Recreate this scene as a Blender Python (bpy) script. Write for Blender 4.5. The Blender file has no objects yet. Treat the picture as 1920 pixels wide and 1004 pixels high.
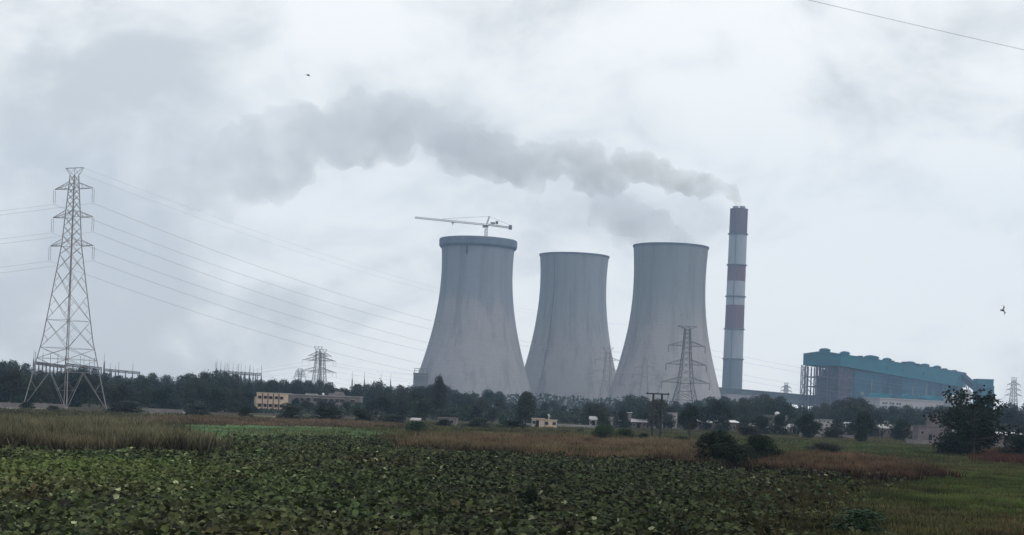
import bpy, math, random
import numpy as np
from math import sin, cos, pi, radians, sqrt
from mathutils import Vector

random.seed(7)
rng = np.random.default_rng(11)
sc = bpy.context.scene
COL = sc.collection

# ---------------------------------------------------------------- camera
F_PX = 2900.0          # focal length in pixels of the 1920 px wide photograph
CX, HY = 960.0, 767.0  # where the level view direction meets the picture
ROLL = radians(2.3)
EYE = 4.0
cam_d = bpy.data.cameras.new('camera')
cam_d.sensor_width = 36.0
cam_d.lens = 36.0 * F_PX / 1920.0
cam_d.shift_y = (HY - 502.0) / 1920.0
cam_d.clip_start = 0.5
cam_d.clip_end = 20000
cam = bpy.data.objects.new('camera', cam_d)
COL.objects.link(cam)
cam.location = (0, 0, EYE)
cam.rotation_mode = 'XYZ'
cam.rotation_euler = (radians(90), ROLL * -1.0, 0)
sc.camera = cam
# roll about the view axis (view axis is world +Y, so a turn about Y after the 90 degree pitch)
import mathutils
cam.rotation_euler = (mathutils.Matrix.Rotation(-ROLL, 4, 'Y') @ mathutils.Matrix.Rotation(radians(90), 4, 'X')).to_euler()

CR, SR = cos(ROLL), sin(ROLL)
def uv(px, py):
    a = (px - CX) / F_PX; b = (HY - py) / F_PX
    return a * CR - b * SR, a * SR + b * CR
def at(px, py, Y):
    """world point seen at photo pixel (px, py) at distance Y"""
    u, v = uv(px, py)
    return Vector((u * Y, Y, EYE + v * Y))
def gnd(px, py):
    """ground point under photo pixel"""
    u, v = uv(px, py)
    Y = -EYE / v
    return Vector((u * Y, Y, 0.0))
def hz(px):
    return HY + (px - CX) * math.tan(ROLL)
def foot(px, Y):
    """ground point at distance Y straight below where column px crosses the horizon"""
    u, v = uv(px, hz(px))
    return Vector((u * Y, Y, 0.0))

# ---------------------------------------------------------------- world, sun, exposure
SUN_EL, SUN_AZ = radians(52), radians(128)   # azimuth clockwise from +Y (view direction)
w = bpy.data.worlds.new('World'); sc.world = w; w.use_nodes = True
nt = w.node_tree; N = nt.nodes; L = nt.links
for n in list(N): N.remove(n)
out = N.new('ShaderNodeOutputWorld'); bg = N.new('ShaderNodeBackground')
bg.inputs['Strength'].default_value = 0.1
L.new(bg.outputs[0], out.inputs['Surface'])
sky = N.new('ShaderNodeTexSky'); sky.sky_type = 'NISHITA'; sky.sun_disc = False
sky.sun_elevation = SUN_EL; sky.sun_rotation = SUN_AZ; sky.air_density = 1.5; sky.dust_density = 4
def vm(op, a, b=None):
    n = N.new('ShaderNodeVectorMath'); n.operation = op
    L.new(a, n.inputs[0])
    if b is not None:
        if isinstance(b, (tuple, list)): n.inputs[1].default_value = b
        else: L.new(b, n.inputs[1])
    return n.outputs[0]
def mm(op, a, b, clamp=False):
    n = N.new('ShaderNodeMath'); n.operation = op; n.use_clamp = clamp
    for i, x in enumerate((a, b)):
        if isinstance(x, (int, float)): n.inputs[i].default_value = x
        else: L.new(x, n.inputs[i])
    return n.outputs[0]
tc = N.new('ShaderNodeTexCoord')
dirv = tc.outputs['Generated']
def wnoise(scale_vec, offset, scale, detail, rough, dist=0.0):
    v = vm('MULTIPLY', dirv, scale_vec); v = vm('ADD', v, offset)
    n = N.new('ShaderNodeTexNoise'); n.noise_dimensions = '3D'
    L.new(v, n.inputs['Vector'])
    n.inputs['Scale'].default_value = scale; n.inputs['Detail'].default_value = detail
    n.inputs['Roughness'].default_value = rough; n.inputs['Distortion'].default_value = dist
    return n.outputs['Fac']
def mapr(x, a, b, c, d):
    n = N.new('ShaderNodeMapRange'); n.interpolation_type = 'SMOOTHSTEP'
    L.new(x, n.inputs[0])
    for i, v in zip((1, 2, 3, 4), (a, b, c, d)): n.inputs[i].default_value = v
    return n.outputs[0]
n1 = wnoise((1, 1, 1.5), (3.1, 0.4, 1.622), 6.0, 5, 0.5, 0.5)
n2 = wnoise((1, 1, 1.8), (7.3, 2.4, 0.106), 15.0, 6, 0.55, 0.4)
n3 = wnoise((1, 1, 1.6), (1.3, 5.1, 4.117), 1.6, 2, 0.5)
dens = mm('ADD', mm('MULTIPLY', n1, 0.72), mm('MULTIPLY', n2, 0.28))
dens = mm('ADD', dens, mm('MULTIPLY', mm('SUBTRACT', n3, 0.5), 0.35))
sx = N.new('ShaderNodeSeparateXYZ'); L.new(dirv, sx.inputs[0])
dens = mm('SUBTRACT', dens, mm('MULTIPLY', sx.outputs['X'], 0.28))   # the deck thins towards the sun's side (right)
cl = mapr(dens, 0.42, 0.64, 0.0, 1.0)
mixc = N.new('ShaderNodeMix'); mixc.data_type = 'RGBA'
L.new(cl, mixc.inputs[0])
mixc.inputs[6].default_value = (11.95, 12.0, 11.8, 1)     # bright thin cloud
mixc.inputs[7].default_value = (7.7, 7.95, 8.1, 1)      # grey underside
mix2 = N.new('ShaderNodeMix'); mix2.data_type = 'RGBA'
mix2.inputs[0].default_value = 0.93                     # nearly closed cloud deck over the clear sky
L.new(sky.outputs[0], mix2.inputs[6]); L.new(mixc.outputs[2], mix2.inputs[7])
L.new(mix2.outputs[2], bg.inputs['Color'])

sun_d = bpy.data.lights.new('sun', 'SUN'); sun_d.energy = 0.6; sun_d.angle = radians(25); sun_d.color = (1.0, 0.95, 0.88)
sun = bpy.data.objects.new('sun', sun_d); COL.objects.link(sun)
sdir = Vector((sin(SUN_AZ) * cos(SUN_EL), cos(SUN_AZ) * cos(SUN_EL), sin(SUN_EL)))
sun.rotation_euler = sdir.to_track_quat('Z', 'Y').to_euler()

sc.view_settings.view_transform = 'Standard'; sc.view_settings.look = 'None'
sc.view_settings.exposure = 0.0; sc.view_settings.gamma = 1.0; sc.view_settings.use_curve_mapping = False
sc.render.engine = 'CYCLES'
cy = sc.cycles
cy.use_denoising = True
cy.max_bounces = 6; cy.diffuse_bounces = 2; cy.glossy_bounces = 1; cy.transmission_bounces = 2
cy.volume_bounces = 4; cy.transparent_max_bounces = 8
cy.volume_step_rate = 1.0; cy.volume_max_steps = 256

# ---------------------------------------------------------------- materials
MATS = {}
def material(name, c1, c2=None, scale=1.0, rough=0.8, spec=0.2, detail=4, stretch=(1, 1, 1), bump=0.0, bump_scale=None,
             metal=0.0, attr=None, per_object=0.0, coord='Object', trans=0.0, c3=None):
    m = bpy.data.materials.new(name); m.use_nodes = True
    t = m.node_tree; n = t.nodes; l = t.links
    p = n['Principled BSDF']
    p.inputs['Roughness'].default_value = rough; p.inputs['Specular IOR Level'].default_value = spec
    p.inputs['Metallic'].default_value = metal
    co = n.new('ShaderNodeTexCoord'); mp = n.new('ShaderNodeMapping'); mp.inputs['Scale'].default_value = stretch
    if coord == 'World':
        g = n.new('ShaderNodeNewGeometry'); l.new(g.outputs['Position'], mp.inputs['Vector'])
    else:
        l.new(co.outputs[coord], mp.inputs['Vector'])
    nz = n.new('ShaderNodeTexNoise'); nz.inputs['Scale'].default_value = scale; nz.inputs['Detail'].default_value = detail
    nz.inputs['Roughness'].default_value = 0.6
    l.new(mp.outputs[0], nz.inputs['Vector'])
    c2 = c2 or tuple(x * 0.7 for x in c1)
    r = n.new('ShaderNodeValToRGB'); l.new(nz.outputs['Fac'], r.inputs[0])
    r.color_ramp.elements[0].position = 0.33; r.color_ramp.elements[1].position = 0.67
    r.color_ramp.elements[0].color = (*c2, 1); r.color_ramp.elements[1].color = (*c1, 1)
    if c3:
        e = r.color_ramp.elements.new(0.5); e.color = (*c3, 1)
    col = r.outputs[0]
    if attr:
        a = n.new('ShaderNodeAttribute'); a.attribute_name = attr
        mx = n.new('ShaderNodeMix'); mx.data_type = 'RGBA'; mx.blend_type = 'MULTIPLY'; mx.inputs[0].default_value = 1
        l.new(col, mx.inputs[6]); l.new(a.outputs['Color'], mx.inputs[7]); col = mx.outputs[2]
    if per_object:
        oi = n.new('ShaderNodeObjectInfo'); hs = n.new('ShaderNodeHueSaturation')
        m1 = n.new('ShaderNodeMapRange'); l.new(oi.outputs['Random'], m1.inputs[0])
        m1.inputs[3].default_value = 0.5 - 0.05 * per_object; m1.inputs[4].default_value = 0.5 + 0.05 * per_object
        l.new(m1.outputs[0], hs.inputs['Hue'])
        mt = n.new('ShaderNodeMath'); mt.operation = 'MULTIPLY'; mt.inputs[1].default_value = 7.31; l.new(oi.outputs['Random'], mt.inputs[0])
        mf = n.new('ShaderNodeMath'); mf.operation = 'FRACT'; l.new(mt.outputs[0], mf.inputs[0])
        m2 = n.new('ShaderNodeMapRange'); l.new(mf.outputs[0], m2.inputs[0])
        m2.inputs[3].default_value = 1 - 0.4 * per_object; m2.inputs[4].default_value = 1 + 0.45 * per_object
        l.new(m2.outputs[0], hs.inputs['Value'])
        l.new(col, hs.inputs['Color']); col = hs.outputs[0]
    l.new(col, p.inputs['Base Color'])
    if bump:
        nb = n.new('ShaderNodeTexNoise'); nb.inputs['Scale'].default_value = bump_scale or scale * 6; nb.inputs['Detail'].default_value = 3
        l.new(mp.outputs[0], nb.inputs['Vector'])
        b = n.new('ShaderNodeBump'); b.inputs['Strength'].default_value = bump; b.inputs['Distance'].default_value = 0.2
        l.new(nb.outputs['Fac'], b.inputs['Height']); l.new(b.outputs[0], p.inputs['Normal'])
    if trans:
        tr = n.new('ShaderNodeBsdfTranslucent'); l.new(col, tr.inputs['Color'])
        ms = n.new('ShaderNodeMixShader'); ms.inputs[0].default_value = trans
        l.new(p.outputs[0], ms.inputs[1]); l.new(tr.outputs[0], ms.inputs[2])
        l.new(ms.outputs[0], n['Material Output'].inputs['Surface'])
    MATS[name] = m
    return m

M_steel = material('galvanised_steel', (0.16, 0.155, 0.17), (0.10, 0.10, 0.11), 0.8, 0.6, 0.4, metal=0.3)
M_steel2 = material('pale_galvanised_steel', (0.32, 0.30, 0.31), (0.22, 0.21, 0.22), 0.8, 0.6, 0.4, metal=0.3)
M_ins = material('insulator_brown', (0.05, 0.035, 0.04), None, 3, 0.35, 0.5)
M_wire = material('cable_aluminium', (0.34, 0.34, 0.36), None, 1, 0.5, 0.4, metal=0.2)
M_crane = material('crane_paint', (0.27, 0.21, 0.20), (0.19, 0.15, 0.145), 0.4, 0.6, 0.3)
M_craneg = material('crane_grey', (0.12, 0.12, 0.13), None, 0.4, 0.6, 0.3)
M_bark = material('bark', (0.07, 0.055, 0.04), (0.035, 0.028, 0.02), 2.5, 0.95, 0.1, stretch=(3, 3, 0.5))
M_leafA = material('leaf_dark_green', (0.032, 0.043, 0.028), (0.012, 0.018, 0.013), 4.0, 0.7, 0.15, per_object=0.9, trans=0.15)
M_leafB = material('leaf_olive_green', (0.044, 0.050, 0.030), (0.020, 0.025, 0.016), 4.0, 0.7, 0.15, per_object=0.9, trans=0.15)
M_leafC = material('leaf_fresh_green', (0.036, 0.068, 0.028), (0.014, 0.030, 0.010), 5.0, 0.65, 0.2, per_object=0.3, trans=0.2)
M_leafD = material('leaf_blackish_green', (0.020, 0.033, 0.016), (0.007, 0.013, 0.007), 5.0, 0.75, 0.1, per_object=0.2, trans=0.1)
M_attr = material('crop_leaf', (1.2, 1.2, 0.95), (0.60, 0.62, 0.47), 3.0, 0.65, 0.12, attr='col', coord='World', trans=0.15)
M_grass = material('grass_blade', (1.5, 1.48, 1.3), (0.8, 0.82, 0.74), 0.5, 0.85, 0.05, attr='col', coord='World', trans=0.15)
M_cream = material('cream_plaster', (0.66, 0.52, 0.40), (0.56, 0.43, 0.33), 0.7, 0.9, 0.1, bump=0.1)
M_cream2 = material('pale_cream_plaster', (0.50, 0.44, 0.36), (0.40, 0.34, 0.27), 0.9, 0.9, 0.1, bump=0.1)
M_greyp = material('bare_cement_plaster', (0.22, 0.20, 0.20), (0.14, 0.13, 0.135), 0.5, 0.9, 0.1, bump=0.1)
M_white = material('white_paint', (0.72, 0.72, 0.72), (0.55, 0.55, 0.56), 0.8, 0.7, 0.2)
M_whitedull = material('weathered_whitewash', (0.42, 0.40, 0.40), (0.26, 0.25, 0.25), 0.6, 0.9, 0.1)
M_pinkw = material('dusty_pink_plaster', (0.20, 0.165, 0.18), (0.14, 0.12, 0.13), 0.6, 0.9, 0.1)
M_brickw = material('brown_brick_render', (0.17, 0.12, 0.11), (0.10, 0.08, 0.075), 1.2, 0.9, 0.1)
M_glass = material('dark_window_glass', (0.012, 0.014, 0.018), None, 1, 0.2, 0.5)
M_dark = material('dark_opening', (0.02, 0.018, 0.018), None, 1, 0.8, 0.1)
M_redpil = material('maroon_strip_paint', (0.15, 0.06, 0.05), None, 1, 0.8, 0.1)
M_tin = material('corrugated_tin', (0.40, 0.41, 0.43), (0.24, 0.23, 0.24), 0.6, 0.5, 0.4, metal=0.2, stretch=(4, 1, 1))
M_teal = material('teal_cladding', (0.012, 0.140, 0.175), (0.010, 0.095, 0.13), 0.02, 0.85, 0.08, stretch=(1, 1, 6))
M_bluew = material('blue_grey_cladding', (0.022, 0.090, 0.130), (0.018, 0.065, 0.10), 0.03, 0.85, 0.08, stretch=(1, 1, 4))
M_blued = material('dark_blue_cladding', (0.012, 0.042, 0.070), (0.010, 0.034, 0.058), 0.03, 0.85, 0.08)
M_rust = material('primer_steelwork', (0.12, 0.08, 0.095), (0.07, 0.05, 0.062), 0.1, 0.8, 0.2)
M_boiler = material('boiler_casing', (0.11, 0.075, 0.09), (0.05, 0.038, 0.052), 0.08, 0.8, 0.2, c3=(0.08, 0.06, 0.075))
M_concg = material('gallery_concrete', (0.20, 0.205, 0.21), (0.12, 0.125, 0.13), 0.05, 0.9, 0.1)
M_annex = material('pinkish_white_wall', (0.44, 0.40, 0.40), (0.36, 0.33, 0.33), 0.04, 0.9, 0.1)
M_cwhite = material('chimney_white_paint', (0.37, 0.37, 0.395), (0.28, 0.28, 0.31), 0.05, 0.85, 0.1, stretch=(1, 1, 0.25))
M_cred = material('chimney_red_paint', (0.175, 0.085, 0.096), (0.125, 0.068, 0.078), 0.05, 0.85, 0.1, stretch=(1, 1, 0.25))
M_cdark = material('chimney_sooty_red', (0.135, 0.085, 0.09), (0.09, 0.06, 0.066), 0.05, 0.85, 0.1, stretch=(1, 1, 0.25))
M_cgrey = material('chimney_bare_concrete', (0.19, 0.21, 0.23), (0.15, 0.165, 0.18), 0.04, 0.9, 0.1, stretch=(1, 1, 0.3))
M_pole = material('dark_iron_pole', (0.035, 0.035, 0.04), None, 2, 0.7, 0.3)
M_bird = material('bird_plumage', (0.03, 0.03, 0.032), (0.02, 0.02, 0.02), 20, 0.8, 0.2)

def concrete_tower(name, base, dark, warm, z_top, blur, seed):
    """board-marked concrete shell: newer, damper grey concrete above, weathered pinkish below, streaks running down"""
    m = bpy.data.materials.new(name); m.use_nodes = True
    t = m.node_tree; n = t.nodes; l = t.links; p = n['Principled BSDF']
    p.inputs['Roughness'].default_value = 0.92; p.inputs['Specular IOR Level'].default_value = 0.1
    co = n.new('ShaderNodeTexCoord'); sep = n.new('ShaderNodeSeparateXYZ'); l.new(co.outputs['Object'], sep.inputs[0])
    def noise(stretch, scale, detail, off=0):
        mp = n.new('ShaderNodeMapping'); mp.inputs['Scale'].default_value = stretch; mp.inputs['Location'].default_value = (seed * 13.7 + off, seed * 5.1, 0)
        l.new(co.outputs['Object'], mp.inputs['Vector'])
        z = n.new('ShaderNodeTexNoise'); z.inputs['Scale'].default_value = scale; z.inputs['Detail'].default_value = detail
        z.inputs['Roughness'].default_value = 0.62
        l.new(mp.outputs[0], z.inputs['Vector']); return z.outputs['Fac']
    def mth(op, a, b, clamp=False):
        q = n.new('ShaderNodeMath'); q.operation = op; q.use_clamp = clamp
        for i, x in enumerate((a, b)):
            if isinstance(x, (int, float)): q.inputs[i].default_value = x
            else: l.new(x, q.inputs[i])
        return q.outputs[0]
    def mr(x, a, b, c=0.0, d=1.0):
        q = n.new('ShaderNodeMapRange'); q.interpolation_type = 'SMOOTHSTEP'; l.new(x, q.inputs[0])
        for i, v in zip((1, 2, 3, 4), (a, b, c, d)): q.inputs[i].default_value = v
        return q.outputs[0]
    def mix(f, a, b, bt='MIX'):
        q = n.new('ShaderNodeMix'); q.data_type = 'RGBA'; q.blend_type = bt
        if isinstance(f, (int, float)): q.inputs[0].default_value = f
        else: l.new(f, q.inputs[0])
        for i, x in ((6, a), (7, b)):
            if isinstance(x, tuple): q.inputs[i].default_value = (*x, 1)
            else: l.new(x, q.inputs[i])
        return q.outputs[2]
    big = noise((1, 1, 0.7), 0.018, 4); streak = noise((1, 1, 0.045), 0.11, 5, 4); fine = noise((1, 1, 0.6), 0.35, 5, 9)
    blot = noise((1, 1, 0.35), 0.03, 4, 31)
    zz = mth('ADD', sep.outputs['Z'], mth('MULTIPLY', mth('SUBTRACT', big, 0.5), 75.0))
    zz = mth('ADD', zz, mth('MULTIPLY', mth('SUBTRACT', streak, 0.5), 40.0))
    new = mr(zz, z_top - blur, z_top + blur)
    colr = mix(mr(blot, 0.38, 0.62), base, warm)
    colr = mix(new, colr, dark)
    colr = mix(mth('MULTIPLY', mr(streak, 0.47, 0.68), 0.50), colr, tuple(x * 0.55 for x in base))
    colr = mix(mth('MULTIPLY', mr(fine, 0.48, 0.75), 0.20), colr, tuple(x * 0.5 for x in base))
    # faint lift joints every 1.5 m are too small to see; every tenth pour shows as a slightly darker ring
    wv = n.new('ShaderNodeTexWave'); wv.wave_type = 'BANDS'; wv.bands_direction = 'Z'; wv.inputs['Scale'].default_value = 0.09
    wv.inputs['Distortion'].default_value = 2.5
    l.new(co.outputs['Object'], wv.inputs['Vector'])
    colr = mix(mth('MULTIPLY', mr(wv.outputs['Fac'], 0.7, 1.0), 0.05), colr, tuple(x * 0.4 for x in base))
    l.new(colr, p.inputs['Base Color'])
    return m
M_T1 = concrete_tower('tower_concrete_left', (0.285, 0.285, 0.30), (0.235, 0.258, 0.30), (0.325, 0.312, 0.325), 98, 9, 1)
M_T2 = concrete_tower('tower_concrete_middle', (0.285, 0.287, 0.302), (0.25, 0.268, 0.295), (0.32, 0.308, 0.315), 95, 30, 2)
M_T3 = concrete_tower('tower_concrete_right', (0.295, 0.288, 0.297), (0.235, 0.264, 0.288), (0.345, 0.32, 0.325), 96, 26, 3)

# ---------------------------------------------------------------- mesh helpers
class MB:
    def __init__(s): s.v = []; s.f = []
    def quadbox(s, pts):                     # 8 points: bottom 4 ccw, top 4 ccw
        b = len(s.v); s.v += [tuple(p) for p in pts]
        for f in ((0, 3, 2, 1), (4, 5, 6, 7), (0, 1, 5, 4), (1, 2, 6, 5), (2, 3, 7, 6), (3, 0, 4, 7)):
            s.f.append(tuple(b + i for i in f))
        return s
    def box(s, x0, x1, y0, y1, z0, z1):
        return s.quadbox([(x0, y0, z0), (x1, y0, z0), (x1, y1, z0), (x0, y1, z0), (x0, y0, z1), (x1, y0, z1), (x1, y1, z1), (x0, y1, z1)])
    def bar(s, p, q, w, w2=None, n=4):
        p = Vector(p); q = Vector(q); d = q - p
        if d.length < 1e-6: return s
        d.normalize(); up = Vector((0, 0, 1)) if abs(d.z) < 0.9 else Vector((1, 0, 0))
        a = d.cross(up).normalized(); c = d.cross(a).normalized()
        w2 = w if w2 is None else w2
        b = len(s.v)
        for (o, r) in ((p, w / 2), (q, w2 / 2)):
            for i in range(n):
                t = 2 * pi * (i + 0.5) / n
                s.v.append(tuple(o + (a * cos(t) + c * sin(t)) * r * 1.414 if n == 4 else o + (a * cos(t) + c * sin(t)) * r))
        for i in range(n):
            j = (i + 1) % n; s.f.append((b + i, b + j, b + n + j, b + n + i))
        s.f.append(tuple(b + i for i in range(n))[::-1]); s.f.append(tuple(b + n + i for i in range(n)))
        return s
    def polytube(s, pts, radii, n=6):
        pts = [Vector(p) for p in pts]; b = len(s.v); m = len(pts)
        for k in range(m):
            d = (pts[min(k + 1, m - 1)] - pts[max(k - 1, 0)]).normalized()
            up = Vector((0, 0, 1)) if abs(d.z) < 0.95 else Vector((1, 0, 0))
            a = d.cross(up).normalized(); c = d.cross(a).normalized()
            for i in range(n):
                t = 2 * pi * i / n; s.v.append(tuple(pts[k] + (a * cos(t) + c * sin(t)) * radii[k]))
        for k in range(m - 1):
            for i in range(n):
                j = (i + 1) % n; s.f.append((b + k * n + i, b + k * n + j, b + (k + 1) * n + j, b + (k + 1) * n + i))
        s.f.append(tuple(b + i for i in range(n))[::-1]); s.f.append(tuple(b + (m - 1) * n + i for i in range(n)))
        return s
    def lathe(s, prof, n=48, cx=0, cy=0, close=False):
        b = len(s.v); m = len(prof)
        for (r, z) in prof:
            for i in range(n):
                t = 2 * pi * i / n; s.v.append((cx + r * cos(t), cy + r * sin(t), z))
        for k in range(m - 1 if not close else m):
            k2 = (k + 1) % m
            for i in range(n):
                j = (i + 1) % n; s.f.append((b + k * n + i, b + k * n + j, b + k2 * n + j, b + k2 * n + i))
        return s
    def cap(s, r, z, n=48, cx=0, cy=0):
        b = len(s.v)
        for i in range(n): s.v.append((cx + r * cos(2 * pi * i / n), cy + r * sin(2 * pi * i / n), z))
        s.f.append(tuple(b + i for i in range(n))); return s
    def build(s, name, mat, parent=None, smooth=False, loc=None):
        me = bpy.data.meshes.new(name); me.from_pydata(s.v, [], s.f); me.update()
        if smooth:
            for p in me.polygons: p.use_smooth = True
        me.materials.append(mat)
        o = bpy.data.objects.new(name, me); COL.objects.link(o)
        if parent is not None: o.parent = parent
        if loc is not None: o.location = loc
        return o
def tag(o, label, cat, group=None, kind=None):
    o['label'] = label; o['category'] = cat
    if group: o['group'] = group
    if kind: o['kind'] = kind
    return o
def thing(name, label, cat, loc=(0, 0, 0), rz=0.0, group=None):
    o = bpy.data.objects.new(name, None); COL.objects.link(o); o.empty_display_size = 0.5
    o.location = loc; o.rotation_euler = (0, 0, rz)
    return tag(o, label, cat, group)
def np_mesh(name, verts, faces, mat, cols=None, parent=None, smooth=False):
    """verts (n,3), faces (m,k) all of k corners; cols (n,3)"""
    me = bpy.data.meshes.new(name); nv = len(verts); nf, k = faces.shape
    me.vertices.add(nv); me.vertices.foreach_set('co', np.ascontiguousarray(verts, dtype=np.float32).ravel())
    me.loops.add(nf * k); me.loops.foreach_set('vertex_index', np.ascontiguousarray(faces, dtype=np.int32).ravel())
    me.polygons.add(nf); me.polygons.foreach_set('loop_start', np.arange(0, nf * k, k, dtype=np.int32))
    me.polygons.foreach_set('loop_total', np.full(nf, k, dtype=np.int32))
    if smooth: me.polygons.foreach_set('use_smooth', np.ones(nf, dtype=bool))
    me.update(calc_edges=True)
    if cols is not None:
        at_ = me.attributes.new('col', 'FLOAT_COLOR', 'POINT')
        c4 = np.ones((nv, 4), dtype=np.float32); c4[:, :3] = cols
        at_.data.foreach_set('color', c4.ravel())
    me.materials.append(mat)
    o = bpy.data.objects.new(name, me); COL.objects.link(o)
    if parent is not None: o.parent = parent
    return o
def copy_tree(o, parent=None):
    c = o.copy(); COL.objects.link(c)
    if parent is not None: c.parent = parent
    for ch in list(o.children): copy_tree(ch, c)
    return c
def vnoise(x, y, scale, seed):
    g = np.random.default_rng(seed).random((64, 64))
    xs = np.asarray(x) / scale + 1000; ys = np.asarray(y) / scale + 1000
    xi = np.floor(xs).astype(int); yi = np.floor(ys).astype(int); fx = xs - xi; fy = ys - yi
    fx = fx * fx * (3 - 2 * fx); fy = fy * fy * (3 - 2 * fy)
    a = g[xi % 64, yi % 64]; b = g[(xi + 1) % 64, yi % 64]; c = g[xi % 64, (yi + 1) % 64]; d = g[(xi + 1) % 64, (yi + 1) % 64]
    return a * (1 - fx) * (1 - fy) + b * fx * (1 - fy) + c * (1 - fx) * fy + d * fx * fy
def in_poly(x, y, poly):
    inside = np.zeros(len(x), bool); n = len(poly)
    for i in range(n):
        x1, y1 = poly[i]; x2, y2 = poly[(i + 1) % n]
        c = (y1 > y) != (y2 > y)
        with np.errstate(divide='ignore', invalid='ignore'):
            inside ^= c & (x < (x2 - x1) * (y - y1) / (y2 - y1 + 1e-12) + x1)
    return inside
def sample_poly(poly, n):
    p = np.array(poly); lo = p.min(0); hi = p.max(0); r = []; tot = 0
    for _ in range(40):
        q = rng.random((n * 2, 2)) * (hi - lo) + lo
        q = q[in_poly(q[:, 0], q[:, 1], poly)]; r.append(q); tot += len(q)
        if tot >= n: break
    return np.concatenate(r)[:n]
def poly_area(poly):
    p = np.array(poly); return 0.5 * abs(np.dot(p[:, 0], np.roll(p[:, 1], 1)) - np.dot(p[:, 1], np.roll(p[:, 0], 1)))
def world_poly(pts): return [tuple(gnd(*q)[:2]) for q in pts]

# ---------------------------------------------------------------- the ground
M_ground = material('meadow_soil', (0.055, 0.060, 0.034), (0.032, 0.036, 0.022), 0.05, 0.95, 0.05, detail=8, stretch=(1, 0.6, 1), c3=(0.055, 0.046, 0.033), coord='World')
M_soil = material('dark_crop_soil', (0.018, 0.016, 0.010), (0.010, 0.010, 0.007), 1.0, 0.95, 0.05, coord='World')  # very dark soil, giving dark gaps between the crop leaves
M_pale = material('pale_dry_earth', (0.20, 0.185, 0.165), (0.12, 0.115, 0.10), 0.1, 0.95, 0.05, coord='World', c3=(0.15, 0.14, 0.12))
def sheet(name, pts, z, mat):
    m = MB(); m.v = [(x, y, z) for x, y in pts]; m.f = [tuple(range(len(pts)))]
    o = m.build(name, mat); o['kind'] = 'structure'; return o
ground = MB(); gx = [-2600, -1200, -500, 500, 1200, 2600]; gy = [-300, 60, 300, 900, 1800, 3000]
for i in range(5):
    for j in range(5):
        b = len(ground.v); ground.v += [(gx[i], gy[j], 0), (gx[i + 1], gy[j], 0), (gx[i + 1], gy[j + 1], 0), (gx[i], gy[j + 1], 0)]
        ground.f.append((b, b + 1, b + 2, b + 3))
ground = ground.build('ground', M_ground); ground['kind'] = 'structure'
CROP = world_poly([(-90, 1075), (700, 1100), (1720, 1100), (1640, 985), (1660, 940), (1705, 912), (1500, 893), (1300, 883), (1100, 864), (780, 848), (765, 830), (430, 830), (372, 862), (180, 858), (-90, 848)])
crop = sheet('crop_field', CROP, 0.004, M_soil)
# pale bare strips in front of the wood
for nm, pts in (('dirt_track', [(-60, 772), (125, 766), (130, 757), (-60, 755)]), ('dirt_track', [(265, 776), (350, 779), (345, 770), (270, 768)]),
                ('dirt_track', [(470, 790), (535, 792), (530, 781), (475, 779)]), ('dirt_track', [(930, 806), (1125, 812), (1120, 801), (935, 797)]),
                ('dirt_track', [(1700, 855), (1930, 858), (1930, 838), (1710, 832)])):
    sheet(nm, world_poly(pts), 0.006, M_pale)

# ---------------------------------------------------------------- cooling towers
def cooling_tower(label, pxc, py_top, Y, H, rows, mat, rim=None, ladder=None):
    """rows: (fraction of height from the ground, radius)"""
    base = foot(pxc, Y)
    t = thing('cooling_tower', label, 'cooling tower', base, 0, 'three concrete cooling towers')
    fr = np.array([r[0] for r in rows]) * H; rr = np.array([r[1] for r in rows])
    zs = np.linspace(0, H, 61)
    # smooth hyperbola-like profile through the measured radii
    co = np.polyfit(fr, rr, 4); rad = np.polyval(co, zs)
    m = MB(); n = 128
    m.lathe([(r, z) for r, z in zip(rad, zs)], n)
    m.build('shell', mat, t, True)
    inner = MB(); inner.lathe([(r - 0.9, z) for r, z in zip(rad[30:][::-1], zs[30:][::-1])], n); inner.build('inner_shell', mat, t, True)
    rt = rad[-1]
    if rim:
        rh, ro = rim
        k = MB(); k.lathe([(rt - 1.0, H - rh), (rt + 0.25, H - rh), (rt + ro * 0.7, H - rh + 1.2), (rt + ro, H - rh + 2.2), (rt + ro, H - 0.6), (rt + ro - 0.7, H + 0.3), (rt - 1.0, H + 0.3)], n, close=True)
        k.build('stiffening_rim', concrete_rim, t)
    else:
        k = MB(); k.lathe([(rt - 1.1, H - 1.4), (rt + 0.5, H - 1.4), (rt + 0.7, H + 0.2), (rt - 1.1, H + 0.2)], n, close=True)
        k.build('rim', concrete_rim, t)
    if ladder is not None:
        pts = []
        for z in zs[2:]:
            r = np.polyval(co, z) + 0.35; pts.append((r * cos(ladder), r * sin(ladder), z))
        d = MB(); d.polytube(pts, [0.22] * len(pts), 4); d.build('ladder', M_craneg, t)
    return t, co, base
concrete_rim = material('rim_concrete', (0.15, 0.175, 0.225), (0.10, 0.12, 0.16), 0.08, 0.9, 0.1)
def tower_from_px(label, Y, top_px, top_y, rows_px, mat, rim=None, ladder=None):
    # rows_px: (y, left, right)
    P = at(top_px, top_y, Y); H = P.z
    rows = []
    for (y, l, r) in rows_px:
        q = at((l + r) / 2, y, Y); rows.append((q.z / H, (r - l) / 2 / F_PX * Y))
    b = foot(top_px, Y)
    u, v = uv(top_px, top_y)
    base_px = CX + F_PX * ((P.x / Y) * CR + (-EYE / Y) * SR)
    t, co, base = cooling_tower(label, top_px, top_y, Y, H, rows, mat, rim, ladder)
    t.location = (P.x, Y, 0)
    return t, H, co
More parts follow.
